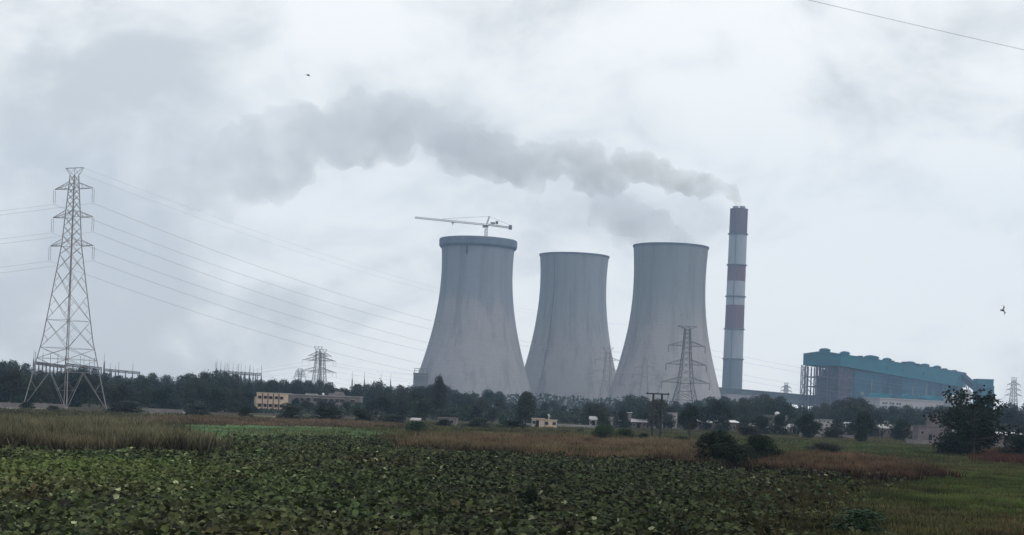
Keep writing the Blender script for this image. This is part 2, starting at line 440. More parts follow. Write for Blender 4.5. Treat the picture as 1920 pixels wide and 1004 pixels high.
T1, H1, co1 = tower_from_px('left cooling tower with thick collar at its rim and a crane over it', 1500, 897, 451,
    [(451, 827, 966), (480, 828, 964), (520, 828, 962), (560, 824, 961.5), (600, 816, 967), (640, 806, 975), (680, 794, 984), (720, 781, 994), (770, 762, 1008)], M_T1, (8.5, 1.7), None)
T2, H2, co2 = tower_from_px('middle cooling tower, smallest and plain rimmed, between the other two', 1620, 1077, 480,
    [(480, 1012, 1141), (510, 1013, 1139), (550, 1012, 1136.5), (590, 1007, 1137), (630, 999, 1142), (670, 989, 1149), (700, 981, 1155), (730, 972, 1161), (775, 958, 1173)], M_T2, None, -pi * 0.70)
T3, H3, co3 = tower_from_px('right cooling tower next to the striped chimney, giving off vapour', 1450, 1258, 463,
    [(463, 1188, 1327.5), (500, 1188, 1325), (540, 1188, 1322), (580, 1184, 1322.5), (620, 1177, 1326), (660, 1166, 1333), (700, 1154, 1340), (740, 1140, 1348), (780, 1126, 1357)], M_T3, None, None)
# small hatch on the left tower just below its collar
o = MB().box(-0.5, 0.5, -1.0, 0.6, -4.5, 4.5).build('hatch', M_dark, T1)
rr = float(np.polyval(co1, H1 - 13)); o.location = (-9.5, -sqrt(rr * rr - 9.5 ** 2), H1 - 12)
# pump house on the left foot of the left tower
p = foot(787, 1440)
ph = thing('pump_house', 'small pale pump house against the left foot of the left cooling tower', 'building', p)
MB().box(-7, 6, 0, 12, 0, 33).build('wall', M_concg, ph)
MB().box(-7.4, 6.4, -0.4, 12.4, 33, 34).build('roof', M_concg, ph)
rl = MB()
for x in (-6, -2, 2, 6): rl.bar((x, 0, 34), (x, 0, 38), 0.5)
rl.bar((-6, 0, 38), (6, 0, 38), 0.5).bar((-6, 0, 36), (6, 0, 36), 0.4); rl.build('railing', M_concg, ph)

# ---------------------------------------------------------------- tower crane
def lattice(mb, p, q, w, nb, t, tri=False):
    """square (or triangular) lattice girder"""
    p = Vector(p); q = Vector(q); d = (q - p); Lg = d.length; d.normalize()
    up = Vector((0, 0, 1)) if abs(d.z) < 0.9 else Vector((1, 0, 0))
    a = d.cross(up).normalized(); c = a.cross(d).normalized()
    cs = [a * w / 2 - c * w / 2, -a * w / 2 - c * w / 2, c * w / 2] if tri else [a * w / 2 + c * w / 2, -a * w / 2 + c * w / 2, -a * w / 2 - c * w / 2, a * w / 2 - c * w / 2]
    for k in cs: mb.bar(p + k, q + k, t)
    for i in range(nb):
        s0 = p + d * Lg * i / nb; s1 = p + d * Lg * (i + 1) / nb
        for j in range(len(cs)):
            k0 = cs[j]; k1 = cs[(j + 1) % len(cs)]
            mb.bar(s0 + (k0 if i % 2 else k1), s1 + (k1 if i % 2 else k0), t * 0.7)
            mb.bar(s0 + k0, s0 + k1, t * 0.6)
    return mb
cp = at(911, 447, 1505)
crane = thing('tower_crane', 'tower crane with a long horizontal jib standing over the left cooling tower', 'crane', (cp.x, 1505, 0))
jz = at(913, 424, 1505).z
lattice(MB(), (0, 0, 0), (0, 0, jz - 1), 2.6, 70, 0.4).build('mast', M_crane, crane)
MB().lathe([(0.1, jz - 1.4), (2.0, jz - 1.4), (2.0, jz + 0.6), (0.1, jz + 0.6)], 12).build('slewing_ring', M_craneg, crane)
jibL = (911 - 776) / F_PX * 1505
tipz = at(776, 408, 1505).z
lattice(MB(), (-1.5, 0, jz + 1.2), (-jibL, 0, tipz), 1.6, 40, 0.26, True).build('jib', M_crane, crane)
cjL = (958 - 911) / F_PX * 1505
lattice(MB(), (1.5, 0, jz + 1.2), (cjL, 0, at(958, 429, 1505).z + 0.6), 1.5, 14, 0.34).build('counter_jib', M_crane, crane)
az = at(918, 406, 1505).z
lattice(MB(), (0, 0, jz + 1), (2.6, 0, az), 1.2, 6, 0.3).build('apex', M_crane, crane)
MB().box(cjL - 2.6, cjL + 0.6, -1.4, 1.4, jz - 2.6, jz + 1.6).build('counterweight', M_craneg, crane)
MB().box(cjL - 15.5, cjL - 13.0, -1.0, 1.0, jz + 2.2, jz + 5.0).build('winch', M_craneg, crane)
MB().box(4.0, 8.5, -0.9, 0.9, jz + 2.2, jz + 3.7).build('machine_box', M_craneg, crane)
MB().box(-3.6, -1.7, -2.6, -1.0, jz - 2.0, jz + 0.6).build('cab', M_craneg, crane)
tr_x = -(911 - 848) / F_PX * 1505
k = MB().box(tr_x - 1.3, tr_x + 1.3, -1.0, 1.0, jz + 1.2, jz + 2.0); k.bar((tr_x, 0, jz + 1.2), (tr_x, 0, jz - 1.0), 0.5); k.build('trolley', M_craneg, crane)
for q in ((-jibL * 0.6, 0, jz + (tipz - jz) * 0.6 + 1.9), (cjL - 2, 0, jz + 1.9)):
    MB().bar((2.6, 0, az), q, 0.22).build('tie_rod', M_crane, crane)

# ---------------------------------------------------------------- chimney
CY = 2000.0
ct = at(1385.8, 392, CY)
chim = thing('chimney', 'tall smoking power station chimney painted in red and white bands', 'chimney', (ct.x, CY, 0))
def cz(y): return at(1371 + (725 - y) * 0.0445, y, CY).z
H_c = cz(394)
def cr(z): f = z / H_c; return (33.2 + (39.0 - 33.2) * (1 - f) ** 1.5) / 2 / F_PX * CY
bands = [(800, 727, M_cgrey, 'bare grey concrete foot'), (727, 674, M_cgrey, 'bare grey concrete band'), (674, 618, M_cwhite, None), (618, 573, M_cred, None), (573, 528, M_cwhite, None),
         (528, 498, M_cred, None), (498, 440, M_cwhite, None), (440, 394, M_cdark, 'sooty dark red topmost band')]
for i, (ya, yb, mt, lb) in enumerate(bands):
    z0 = max(0.0, cz(ya)); z1 = cz(yb)
    m = MB(); nseg = 4
    m.lathe([(cr(z0 + (z1 - z0) * k / nseg), z0 + (z1 - z0) * k / nseg) for k in range(nseg + 1)], 64)
    o = m.build('painted_band' if i > 1 else 'shaft', mt, chim, True)
    if lb: o['label'] = lb
for y in (674, 618, 557, 498, 440):
    z = cz(y); r = cr(z)
    MB().lathe([(r - 0.2, z - 0.6), (r + 1.5, z - 0.3), (r + 1.5, z + 0.9), (r - 0.2, z + 0.9)], 48).build('platform', M_craneg, chim)
MB().bar((-cr(0) * 0.35, -cr(0) * 0.98, 0), (-cr(H_c) * 0.35, -cr(H_c) * 0.98, H_c), 0.7).build('ladder', M_craneg, chim)
rt = cr(H_c)
MB().lathe([(rt - 0.1, H_c), (rt + 0.3, H_c), (rt + 0.3, H_c + 1.0), (rt - 1.6, H_c + 1.0), (rt - 1.6, H_c - 6)], 48).build('rim', M_cdark, chim)
for dx, dy in ((-4.3, 0.5), (4.3, -0.5)):
    MB().lathe([(3.7, H_c - 12), (3.7, H_c + 4.6), (3.3, H_c + 4.8), (3.3, H_c - 10)], 32, dx, dy).build('flue', M_cgrey, chim, True)

# ---------------------------------------------------------------- power station block
PC = Vector((337, 1600, 0)); e = Vector((0.525, 0.851, 0)); a_ = math.atan2(e.y, e.x)
plant = thing('power_station', 'long boiler house with teal upper walls and an open steelwork end', 'power station', PC, a_)
# local: x along the long front (receding), y away from the front (to the left rear), z up
LEN, WID, HT = 470.0, 38.0, 74.0
def ph_fasc(x):  # lower edge of the teal fascia
    return 59.5 if x < 40 else 57.5
m = MB()
m.quadbox([(-1.5, -1.5, 62), (LEN, -1.5, 55), (LEN, WID + 1.5, 55), (-1.5, WID + 1.5, 62), (-1.5, -1.5, HT), (LEN, -1.5, HT), (LEN, WID + 1.5, HT), (-1.5, WID + 1.5, HT)])
m.build('fascia', M_teal, plant)
m = MB(); b = 0
m.v = [(-2.5, -2.5, HT + 0.02), (LEN + 1, -2.5, HT + 0.02), (LEN + 1, WID / 2, HT + 3.2), (-2.5, WID / 2, HT + 3.2), (-2.5, WID + 2.5, HT + 0.02), (LEN + 1, WID + 2.5, HT + 0.02)]
m.f = [(0, 1, 2, 3), (3, 2, 5, 4), (0, 3, 4), (1, 5, 2), (0, 4, 5, 1)]
m.build('roof', M_teal, plant)
def front_x(px):   # local x on the front where the photo column px falls
    u, _ = uv(px, 690); # PC.x + e.x s = u (PC.y + e.y s)
    return (u * PC.y - PC.x) / (e.x - u * e.y)
for px in (1578, 1615, 1662, 1672, 1693, 1735, 1762, 1785):
    s = front_x(px); wv = random.uniform(6.5, 10.5) if px != 1672 else 5
    MB().lathe([(0.1, HT + 6.6), (wv * 0.5, HT + 6.0), (wv * 0.85, HT + 4.4), (wv * 0.72, HT + 3.8), (wv * 0.72, HT + 1.2)], 14, s, WID / 2).build('roof_ventilator', M_teal, plant, True)
s1 = front_x(1603)
# open steelwork end
frame = []
xs_ = np.linspace(0, s1, 6); ys_ = np.linspace(0.3, WID - 0.3, 4); zs_ = [0, 10, 20, 30, 40, 50, 60.5]
for x in xs_:
    for y in ys_:
        MB().bar((x, y, 0), (x, y, 61), 1.1).build('column', M_rust, plant)
for z in zs_[1:-1]:
    mb = MB()
    for y in ys_: mb.bar((0, y, z), (s1, y, z), 0.9)
    for x in xs_: mb.bar((x, ys_[0], z), (x, ys_[-1], z), 0.9)
    mb.build('floor_beam', M_rust, plant)
for k in range(5):
    for z0, z1 in zip(zs_[:-1], zs_[1:]):
        if (k * 7 + int(z0)) % 3 == 0: continue
        mb = MB().bar((xs_[k], 0.3, z0), (xs_[k + 1], 0.3, z1), 0.6).bar((xs_[k + 1], 0.3, z0), (xs_[k], 0.3, z1), 0.6)
        mb.build('brace', M_rust, plant)
for k in range(3):
    for z0, z1 in zip(zs_[:-1], zs_[1:]):
        if (k + int(z0 / 10)) % 3 == 1: continue
        MB().bar((0, ys_[k], z0), (0, ys_[k + 1], z1), 0.55).build('brace', M_rust, plant)
for z in zs_[1:-1]:
    mb = MB(); mb.box(s1 * 0.16, s1 * 0.99, 1.5, WID - 10, z + 0.5, z + 0.9); mb.build('floor_slab', M_boiler, plant)
MB().box(s1 * 0.38, s1 * 0.97, 6, WID - 8, 0, 52).build('boiler', M_boiler, plant)
random.seed(3)
for k in range(26):   # plates, ducts and bunkers filling the steelwork
    x = random.uniform(s1 * 0.12, s1 * 0.9); z = random.uniform(0, 52); y = random.uniform(2, 14)
    MB().box(x, x + random.uniform(3, 10), y, y + random.uniform(2, 5), z, z + random.uniform(3, 8)).build('duct', M_boiler, plant)
# clad part
MB().box(s1 + 0.4, LEN - 2, 2.0, WID - 1, 0, 60).build('wall', M_bluew, plant)
segs = [1603, 1640, 1655, 1668, 1693, 1715, 1742, 1769, 1790, 1806]
colr = [M_bluew, M_bluew, M_blued, M_blued, M_bluew, M_bluew, M_blued, M_bluew, M_bluew]
for i in range(9):
    xa, xb = front_x(segs[i]), min(front_x(segs[i + 1]), LEN - 2.5)
    dep = 1.0 if colr[i] is M_bluew else 1.7
    MB().box(xa + 0.8, xb - 0.8, dep, 1.99, 0, 57.5 - 3.5 * i / 9).build('wall_panel', colr[i], plant)
for px in (1603, 1668, 1693, 1742, 1769, 1795):
    s = front_x(px)
    MB().box(s - 1.3, s + 1.3, -0.6, 1.9, 0, 57 - (px - 1603) / 60).build('pilaster', M_bluew, plant)
for px in (1652, 1656, 1698, 1725, 1752):
    s = front_x(px)
    MB().box(s - 0.9, s + 0.9, 0.7, 0.98, 32, 44).build('window', M_glass, plant)
for px in (1660, 1690, 1730, 1765, 1796):
    s = front_x(px)
    MB().box(s - 2, s + 2, -1.8, -1.55, 64, 68).build('louvre', M_blued, plant)
random.seed(17)
for k in range(26):
    s = random.uniform(s1 + 6, LEN - 14); zz = random.choice([6, 14, 20, 27, 34, 42]); ww = random.uniform(3, 16); hh_ = random.uniform(2.5, 7)
    MB().box(s, s + ww, -random.uniform(1.5, 4), 0.6, zz, zz + hh_).build('duct', random.choice([M_bluew, M_blued, M_boiler, M_concg]), plant)
for zz in (14.7, 29.3, 43.9):
    MB().box(s1 + 1, LEN - 3, 0.35, 0.75, zz, zz + 0.8).build('girt', M_blued, plant)
for k in range(6):
    s = random.uniform(s1 + 10, LEN - 20)
    MB().polytube([(s, -2.2, 0), (s, -2.2, random.uniform(30, 54))], [1.0, 1.0], 8).build('pipe', M_concg, plant)
for k in range(9):
    s = 20 + k * (LEN - 50) / 8 + random.uniform(-6, 6)
    MB().box(s, s + random.uniform(3, 8), 3, 8, HT + 0.5, HT + random.uniform(1.6, 3.6)).build('roof_unit', random.choice([M_teal, M_blued]), plant)
# stair tower at the open end
stair = MB(); yy = WID + 1
lattice(stair, (1.5, yy, 0), (1.5, yy, 62), 5.0, 14, 0.6)
stair.build('stair_frame', M_rust, plant)
for z in range(6, 60, 9): MB().box(-1.5, 4.5, yy - 3, yy + 3, z, z + 0.4).build('landing', M_concg, plant)
# inclined conveyor and transfer tower at the far end
cA = at(1806, 700, 1985); cB = at(1852, 752, 1900)
cv = thing('conveyor_gallery', 'blue grey inclined conveyor dropping from the right end of the boiler house', 'conveyor', (cA.x, cA.y, 0))
d = Vector((cB.x - cA.x, cB.y - cA.y, 0))
A = Vector((0, 0, cA.z - 9)); B = Vector((d.x, d.y, max(4, cB.z)))
def gallery(A, B, wd, h):
    dd = (B - A).normalized(); sd = dd.cross(Vector((0, 0, 1))).normalized() * wd / 2; up = Vector((0, 0, h))
    return MB().quadbox([A - sd, A + sd, B + sd, B - sd, A - sd + up, A + sd + up, B + sd + up, B - sd + up])
gallery(A, B, 6, 8).build('gallery_tube', M_blued, cv)
for f in (0.2, 0.5, 0.8):
    q = A.lerp(B, f)
    mb = MB(); mb.bar((q.x - 3, q.y, 0), (q.x - 1, q.y, q.z), 0.8).bar((q.x + 3, q.y, 0), (q.x + 1, q.y, q.z), 0.8)
    mb.build('trestle', M_rust, cv)
q = foot(1845, 1880)
tt = thing('transfer_tower', 'boxy teal transfer tower at the right end of the inclined conveyor', 'building', q)
ttz = at(1845, 711, 1880).z
MB().box(-10.5, 9.5, 0, 16, 0, ttz - 1).build('wall', M_teal, tt)
MB().box(-11, 10, -0.5, 16.5, ttz - 1, ttz).build('roof', M_teal, tt)
MB().box(-10.9, -4, -0.8, -0.02, ttz - 22, ttz - 6).build('wall_panel', M_blued, tt)
MB().box(9.6, 10.6, 0, 3, 0, ttz - 8).build('downpipe', M_concg, tt)

# annex with pale walls in front
YA = 1480
pL = foot(1648, YA); pR = foot(1815, YA + 60)
an = thing('annex_building', 'long pinkish white annex with rows of small windows before the boiler house', 'building', pL, math.atan2(pR.y - pL.y, pR.x - pL.x))
aL = (pR - pL).length; aH = at(1650, 748, YA).z
MB().box(0, aL, 0, 22, 0, aH).build('wall', M_annex, an)
MB().box(-0.8, aL + 0.8, -0.8, 22.8, aH, aH + 1.0).build('parapet', M_annex, an)
for k in range(7):
    x0 = aL * k / 7 + 0.5
    pr = [(x0, 0)] + [(x0 + (aL / 7 - 1) * t, 5.0 * sin(pi * t)) for t in np.linspace(0, 1, 9)]
    mb = MB(); n = 9
    for yv in (3.0, 19.0):
        for t in np.linspace(0, 1, n): mb.v.append((x0 + (aL / 7 - 1) * t, yv, aH + 1.0 + (4.8 if k not in (3, 6) else 2.8) * sin(pi * t) ** 0.7))
    for i in range(n - 1): mb.f.append((i, i + 1, n + i + 1, n + i))
    mb.f.append(tuple(range(n))); mb.f.append(tuple(range(2 * n - 1, n - 1, -1)))
    mb.build('vaulted_roof', M_bluew if k % 2 else M_teal, an)
for k in range(3):
    for r in range(3):
        for c in range(2):
            x = 3.5 + k * 9.0 + c * 3.6; z = aH - 5 - r * 3.6
            MB().box(x, x + 2.4, -0.25, -0.01, z, z + 2.0).build('window', M_glass, an)
for k in range(9):
    x = 34 + k * 6.2
    MB().box(x, x + 3.6, -0.25, -0.01, aH - 8, aH - 6).build('window', M_concg, an)
q = foot(1811, 1440)
silo = thing('storage_silo', 'short white silo with a domed cap at the right end of the annex', 'silo', q)
sz = at(1811, 729, 1440).z
MB().lathe([(4.3, 0), (4.3, sz - 5)], 24).build('body', M_white, silo, True)
MB().lathe([(4.5, sz - 5), (4.5, sz - 4), (3.0, sz - 1.5), (1.0, sz), (0.05, sz + 0.2)], 24).build('cap', M_whitedull, silo, True)
q = foot(1786, 1440); t_ = thing('storage_tank', 'low white tank with a rounded top beside the white silo', 'tank', q)
tz = at(1786, 741, 1440).z
MB().lathe([(9, 0), (9, tz - 2)], 28).build('body', M_whitedull, t_, True); MB().lathe([(9.2, tz - 2), (6, tz - 0.6), (0.1, tz)], 28).build('cap', M_white, t_, True)
# long low gallery between chimney foot and boiler house
GA = at(1350, 728, 1800); GB = at(1522, 743, 1680)
gl = thing('duct_gallery', 'long low grey gallery from the chimney foot to the boiler house', 'gallery', (GA.x, GA.y, 0))
A = Vector((0, 0, GA.z - 11)); B = Vector((GB.x - GA.x, GB.y - GA.y, GB.z - 11))
gallery(A, B, 9, 11).build('gallery_tube', M_concg, gl)
gallery(A + Vector((0, 0, 11.0)), B + Vector((0, 0, 11.0)), 10.5, 0.9).build('roof', M_craneg, gl)
for k in range(12):
    q = A.lerp(B, (k + 0.5) / 12)
    MB().bar((q.x, q.y, 0), (q.x, q.y, q.z + 0.2), 1.6).build('column', M_concg, gl)
q = foot(1392, 1740)
eb = thing('fan_house', 'pale flat building at the foot of the striped chimney', 'building', q)
fz = at(1392, 740, 1740).z
MB().box(-20, 22, 0, 20, 0, fz).build('wall', M_annex, eb); MB().box(-20.5, 22.5, -0.5, 20.5, fz, fz + 0.8).build('roof', M_concg, eb)
for k in range(6): MB().box(-17 + k * 6.2, -14 + k * 6.2, -0.3, -0.01, fz - 8, fz - 5).build('window', M_glass, eb)

# ---------------------------------------------------------------- lattice pylons
def prof_at(prof, z):
    for (z0, b0), (z1, b1) in zip(prof[:-1], prof[1:]):
        if z <= z1: return b0 + (b1 - b0) * (z - z0) / (z1 - z0)
    return prof[-1][1]
def pylon(label, loc, rz, prof, levels, arms, peak, t_leg, t_br, mat, ins=3.3, group='high voltage lattice pylons', each=True, peak_w=3.0, cat='pylon', twin=True):
    """prof: (z, half width); arms: (z, rise, half length)"""
    t = thing('lattice_pylon', label, cat, loc, rz, group)
    cs = ((1, 1), (-1, 1), (-1, -1), (1, -1))
    top = prof[-1][0]
    for sx, sy in cs:
        mb = MB()
        for (z0, b0), (z1, b1) in zip(prof[:-1], prof[1:]): mb.bar((sx * b0, sy * b0, z0), (sx * b1, sy * b1, z1), t_leg)
        mb.build('leg', mat, t)
    allb = MB()
    for i, (z0, z1) in enumerate(zip(levels[:-1], levels[1:])):
        b0, b1 = prof_at(prof, z0), prof_at(prof, z1); mb = MB() if each else allb
        for j in range(4):
            (ax, ay), (bx, by) = cs[j], cs[(j + 1) % 4]
            P0 = Vector((ax * b0, ay * b0, z0)); Q0 = Vector((bx * b0, by * b0, z0)); P1 = Vector((ax * b1, ay * b1, z1)); Q1 = Vector((bx * b1, by * b1, z1))
            if i == 0 and z1 - z0 > 6:
                mid = (P1 + Q1) / 2
                mb.bar(P0, mid, t_br).bar(Q0, mid, t_br)
                mb.bar(P0.lerp(P1, 0.5), P0.lerp(mid, 0.5), t_br * 0.7).bar(Q0.lerp(Q1, 0.5), Q0.lerp(mid, 0.5), t_br * 0.7)
                mb.bar(P0.lerp(P1, 0.75), P0.lerp(mid, 0.5), t_br * 0.6).bar(Q0.lerp(Q1, 0.75), Q0.lerp(mid, 0.5), t_br * 0.6)
                mb.bar(P1, Q1, t_br)
            else:
                mb.bar(P0, Q1, t_br).bar(Q0, P1, t_br)
                if i in (1, 2, 3) and z1 - z0 < 12: mb.bar(P1, Q1, t_br)
                if z1 - z0 > 4:   # redundant members inside the big diamonds
                    c = (P0 + Q1 + Q0 + P1) / 4
                    for U, V in ((P0, P1), (Q0, Q1)):
                        mb.bar(U.lerp(V, 0.5), U.lerp(c, 0.5), t_br * 0.6).bar(U.lerp(V, 0.5), V.lerp(c, 0.5), t_br * 0.6)
        if each: mb.build('cross_brace', mat, t)
    if not each: allb.build('bracing', mat, t)
    tips = []
    for (z, rise, half) in arms:
        b = prof_at(prof, z); bt = prof_at(prof, z + rise)
        for s in (-1, 1):
            mb = MB(); tip = Vector((s * half, 0, z))
            for sy in (-1, 1):
                r0 = Vector((s * b, sy * b, z)); r1 = Vector((s * bt, sy * bt, z + rise))
                mb.bar(r0, tip, t_br * 1.3).bar(r1, tip, t_br * 1.3)
                for f in (0.25, 0.5, 0.75): mb.bar(r0.lerp(tip, f), r1.lerp(tip, f - 0.12), t_br * 0.7)
            for f in (0.3, 0.6): mb.bar(Vector((s * b, -b, z)).lerp(tip, f), Vector((s * b, b, z)).lerp(tip, f), t_br * 0.7)
            mb.build('crossarm', mat, t)
            for dy in ((-0.28, 0.28) if twin else (0,)):
                ib = MB(); n = 8; prof_i = []
                for q in range(n):
                    zt = z - 0.2 - (ins - 0.3) * q / n; prof_i += [(t_br * 0.35, zt), (t_br * 0.95, zt - ins / n * 0.45), (t_br * 0.35, zt - ins / n * 0.6)]
                ib.lathe(prof_i, 6, s * half, dy); ib.build('insulator', M_ins, t)
            tips.append(Vector((s * half, 0, z - ins)))
    mb = MB(); b = prof[-1][1]
    for s in (-1, 1):
        for sy in (-1, 1):
            mb.bar((s * b, sy * b, top), (s * peak_w, sy * 0.15, peak), t_br * 1.2)
            mb.bar((s * b, sy * b, top), (0, sy * 0.15, peak), t_br * 0.8)
    mb.bar((-peak_w, 0.15, peak), (peak_w, 0.15, peak), t_br * 1.2).bar((-peak_w, -0.15, peak), (peak_w, -0.15, peak), t_br * 1.2)
    mb.build('earth_wire_peak', mat, t)
    R = mathutils.Matrix.Rotation(rz, 4, 'Z')
    return t, [Vector(loc) + (R @ q) for q in tips], [Vector(loc) + (R @ Vector((s * peak_w, 0, peak))) for s in (-1, 1)]
YP = 341.0
bp = at(122, 768, YP)
prof0 = [(0, 6.3), (15.4, 3.75), (36.0, 1.5), (47.0, 0.9), (51.6, 0.65)]
lev0 = [0, 8.2, 11.0, 13.4, 19.5, 25.2, 30.4, 34.0, 36.0, 38.2, 40.2, 42.3, 44.2, 46.0, 47.4, 48.6, 50.1, 51.6]
PY0, tips0, pk0 = pylon('large lattice pylon standing in the field at the left, nearest of all', (bp.x, YP, 0), radians(-27), prof0, lev0,
    [(48.6, 1.5, 5.6), (42.3, 1.5, 5.85), (36.0, 1.5, 6.3)], 53.2, 0.15, 0.07, M_steel2, peak_w=2.5)
YA_ = 790.0
pa = at(1284, 757, YA_)
profA = [(0, 9.0), (9.5, 5.7), (20.0, 3.4), (37.0, 1.9), (48.5, 1.3)]
def zA(y): return at(1284, y, YA_).z
levA = [0, 6.5, 12, 16.5, 20.5, 24.5, 28, 31.5, 34.5, 37.5, 40, 42.5, 45, 47, 48.5]
PYA, tipsA, pkA = pylon('tall dark lattice pylon seen against the right cooling tower', (at(1286, 700, YA_).x, YA_, 0), radians(8), profA, levA,
    [(zA(649), 2.6, 9.6), (zA(684), 2.6, 10.6), (zA(718), 2.8, 12.6)], zA(612), 0.34, 0.17, M_steel, ins=3.6, each=False, peak_w=5.2)
def simple_pylon(label, px, ytop, Y, rz, halfs, ys, mat=M_steel, narrow=1.0):
    H = at(px, ytop, Y).z; b = 0.115 * H * narrow
    zz = [at(px, y, Y).z for y in ys]
    prof = [(0, b * 1.35), (H * 0.35, b * 0.62), (H * 0.72, b * 0.33), (H - 2.5, b * 0.24)]
    lev = [0] + [H * f for f in (0.16, 0.28, 0.38, 0.47, 0.55, 0.63, 0.70, 0.77, 0.83, 0.89)] + [H - 2.5]
    return pylon(label, (at(px, (ytop + 790) / 2, Y).x, Y, 0), rz, prof, lev, [(z, 2.2, h) for z, h in zip(zz, halfs)], H, 0.00028 * Y, 0.00013 * Y, mat, ins=3.2, each=False, peak_w=halfs[0] * 0.42, twin=False)
PB = simple_pylon('faint lattice pylon in front of the middle cooling tower', 1138, 652, 1080, radians(14), (9.5, 11, 13), (676, 697, 720), M_steel2)
PCp = simple_pylon('faint narrow lattice pylon at the left edge of the right cooling tower', 1208, 668, 1230, radians(4), (8, 10, 12), (690, 704, 722), M_steel2)
PD = simple_pylon('lattice pylon behind the grey building, left one of the overlapping pair', 594, 650, 900, radians(-12), (6, 9.5, 9.5), (668, 676, 696), M_steel)
PD2 = simple_pylon('lattice pylon behind the grey building, right one of the overlapping pair', 603, 655, 960, radians(-16), (6, 9, 9.5), (668, 677, 699), M_steel)
PE = simple_pylon('small distant lattice pylon just inside the right edge', 1900, 708, 1500, radians(10), (7, 8, 9), (722, 732, 742), M_steel2)
PF = simple_pylon('small distant lattice pylon above the gallery by the chimney', 1473, 718, 1900, radians(20), (7, 8, 9), (727, 734, 742), M_steel)
PG = simple_pylon('small distant lattice pylon left of the overlapping pair', 561, 692, 1000, radians(0), (3, 3.5, 4), (697, 702, 707), M_steel)

# ---------------------------------------------------------------- power lines
def cable(label, P, Q, sag, r, n=36, name='power_cable', group='high voltage cables'):
    P = Vector(P); Q = Vector(Q); pts = []
    for i in range(n + 1):
        t = i / n; q = P.lerp(Q, t); q.z -= 4 * sag * t * (1 - t); pts.append(q)
    o = MB().polytube(pts, [r] * (n + 1), 4).build(name, M_wire, None, True)
    return tag(o, label, 'cable', group)
tn = ['top', 'top', 'middle', 'middle', 'lowest', 'lowest']
side = ['left', 'right'] * 3
for i in range(6):
    cable(f'cable from {side[i]} tip of {tn[i]} arm of the big pylon to the dark pylon', tips0[i], tipsA[i] + Vector((0, 0, 2.6)), 13.0, 0.028, 48)
    far = tips0[i] + Vector((-430, -60 if i % 2 else -95, -3.0))
    cable(f'cable leaving left from the {side[i]} tip of {tn[i]} arm of the big pylon', tips0[i], far, 21.0, 0.022, 60)
    cable(f'cable running right from the {side[i]} tip of {tn[i]} arm of the dark pylon', tipsA[i] + Vector((0, 0, 2.6)), tipsA[i] + Vector((520, 420, -4)), 14.0, 0.035, 30)
for i in range(6):
    cable(f'distant cable running right from {side[i]} tip of {tn[i]} arm of left overlapping pylon', PD[1][i], PB[1][i], 9.0, 0.035, 40, group='distant cables')
    if i < 6: cable(f'distant cable leaving left from {side[i]} tip of {tn[i]} arm of left overlapping pylon', PD[1][i], PD[1][i] + Vector((-160, 60, -14)), 5.0, 0.035, 24, group='distant cables')
for i in range(2):
    cable(f'earth wire from the {side[i]} peak of the big pylon to the dark pylon', pk0[i], pkA[i], 10.0, 0.014, 40, group='earth wires')
# near cable crossing the upper right corner
A = at(1440, -22, 32); B = at(1960, 98, 32)
D = (B - A)
cable('thin cable crossing the sky at the upper right corner', A - D * 0.6, B + D * 0.8, 0.06, 0.0042, 40, group='near overhead cable')

# ---------------------------------------------------------------- substation: lightning masts and gantries
def mast(px, ytop, Y, label, wd=1.3):
    P = at(px, ytop, Y); H = P.z
    t = thing('lightning_mast', label, 'mast', (P.x, Y, 0), 0, 'substation lightning masts')
    mb = MB()
    for k in range(3):
        a = 2 * pi * k / 3; mb.bar((wd * cos(a), wd * sin(a), 0), (0.12 * cos(a), 0.12 * sin(a), H * 0.8), 0.26)
    for j in range(8):
        z = H * 0.8 * j / 8; z2 = H * 0.8 * (j + 1) / 8; w0 = wd * (1 - j / 8.2); w1 = wd * (1 - (j + 1) / 8.2)
        for k in range(3):
            a = 2 * pi * k / 3; b = 2 * pi * (k + 1) / 3
            mb.bar((w0 * cos(a), w0 * sin(a), z), (w1 * cos(b), w1 * sin(b), z2), 0.14)
    mb.build('lattice_shaft', M_steel, t)
    MB().bar((0, 0, H * 0.8), (0, 0, H), 0.2, 0.08).build('spike', M_steel, t)
ord_ = ['first', 'second', 'third', 'fourth', 'fifth', 'sixth', 'seventh', 'eighth', 'ninth', 'tenth', 'eleventh', 'twelfth', 'thirteenth', 'fourteenth', 'fifteenth', 'sixteenth', 'seventeenth', 'eighteenth', 'nineteenth', 'twentieth', 'twenty-first', 'twenty-second', 'twenty-third', 'twenty-fourth', 'twenty-fifth', 'twenty-sixth', 'twenty-seventh', 'twenty-eighth', 'twenty-ninth', 'thirtieth']
for i in range(12):
    mast(407 + i * 7.6, 673 + i * 1.5 + (i % 3), 800 + i * 18, f'slim lightning mast above the trees, {ord_[i]} from the left of the row of twelve')
for px, y, lb in ((196, 663, 'thick lightning mast just right of the big pylon'), (207, 680, 'short lightning mast, second right of the big pylon'), (217, 684, 'thin lightning mast, third right of the big pylon'),
                  (64, 655, 'lightning mast behind the left leg of the big pylon'), (158, 668, 'lightning mast behind the right leg of the big pylon'), (168, 672, 'lightning mast close to the right leg of the big pylon'),
                  (661, 696, 'lone lightning mast, first right of the overlapping pylons'), (684, 697, 'lone lightning mast, second right of the overlapping pylons'),
                  (715, 700, 'lightning mast, third right of the overlapping pylons'), (733, 700, 'lightning mast nearest the left cooling tower')):
    mast(px, y, 820, lb)
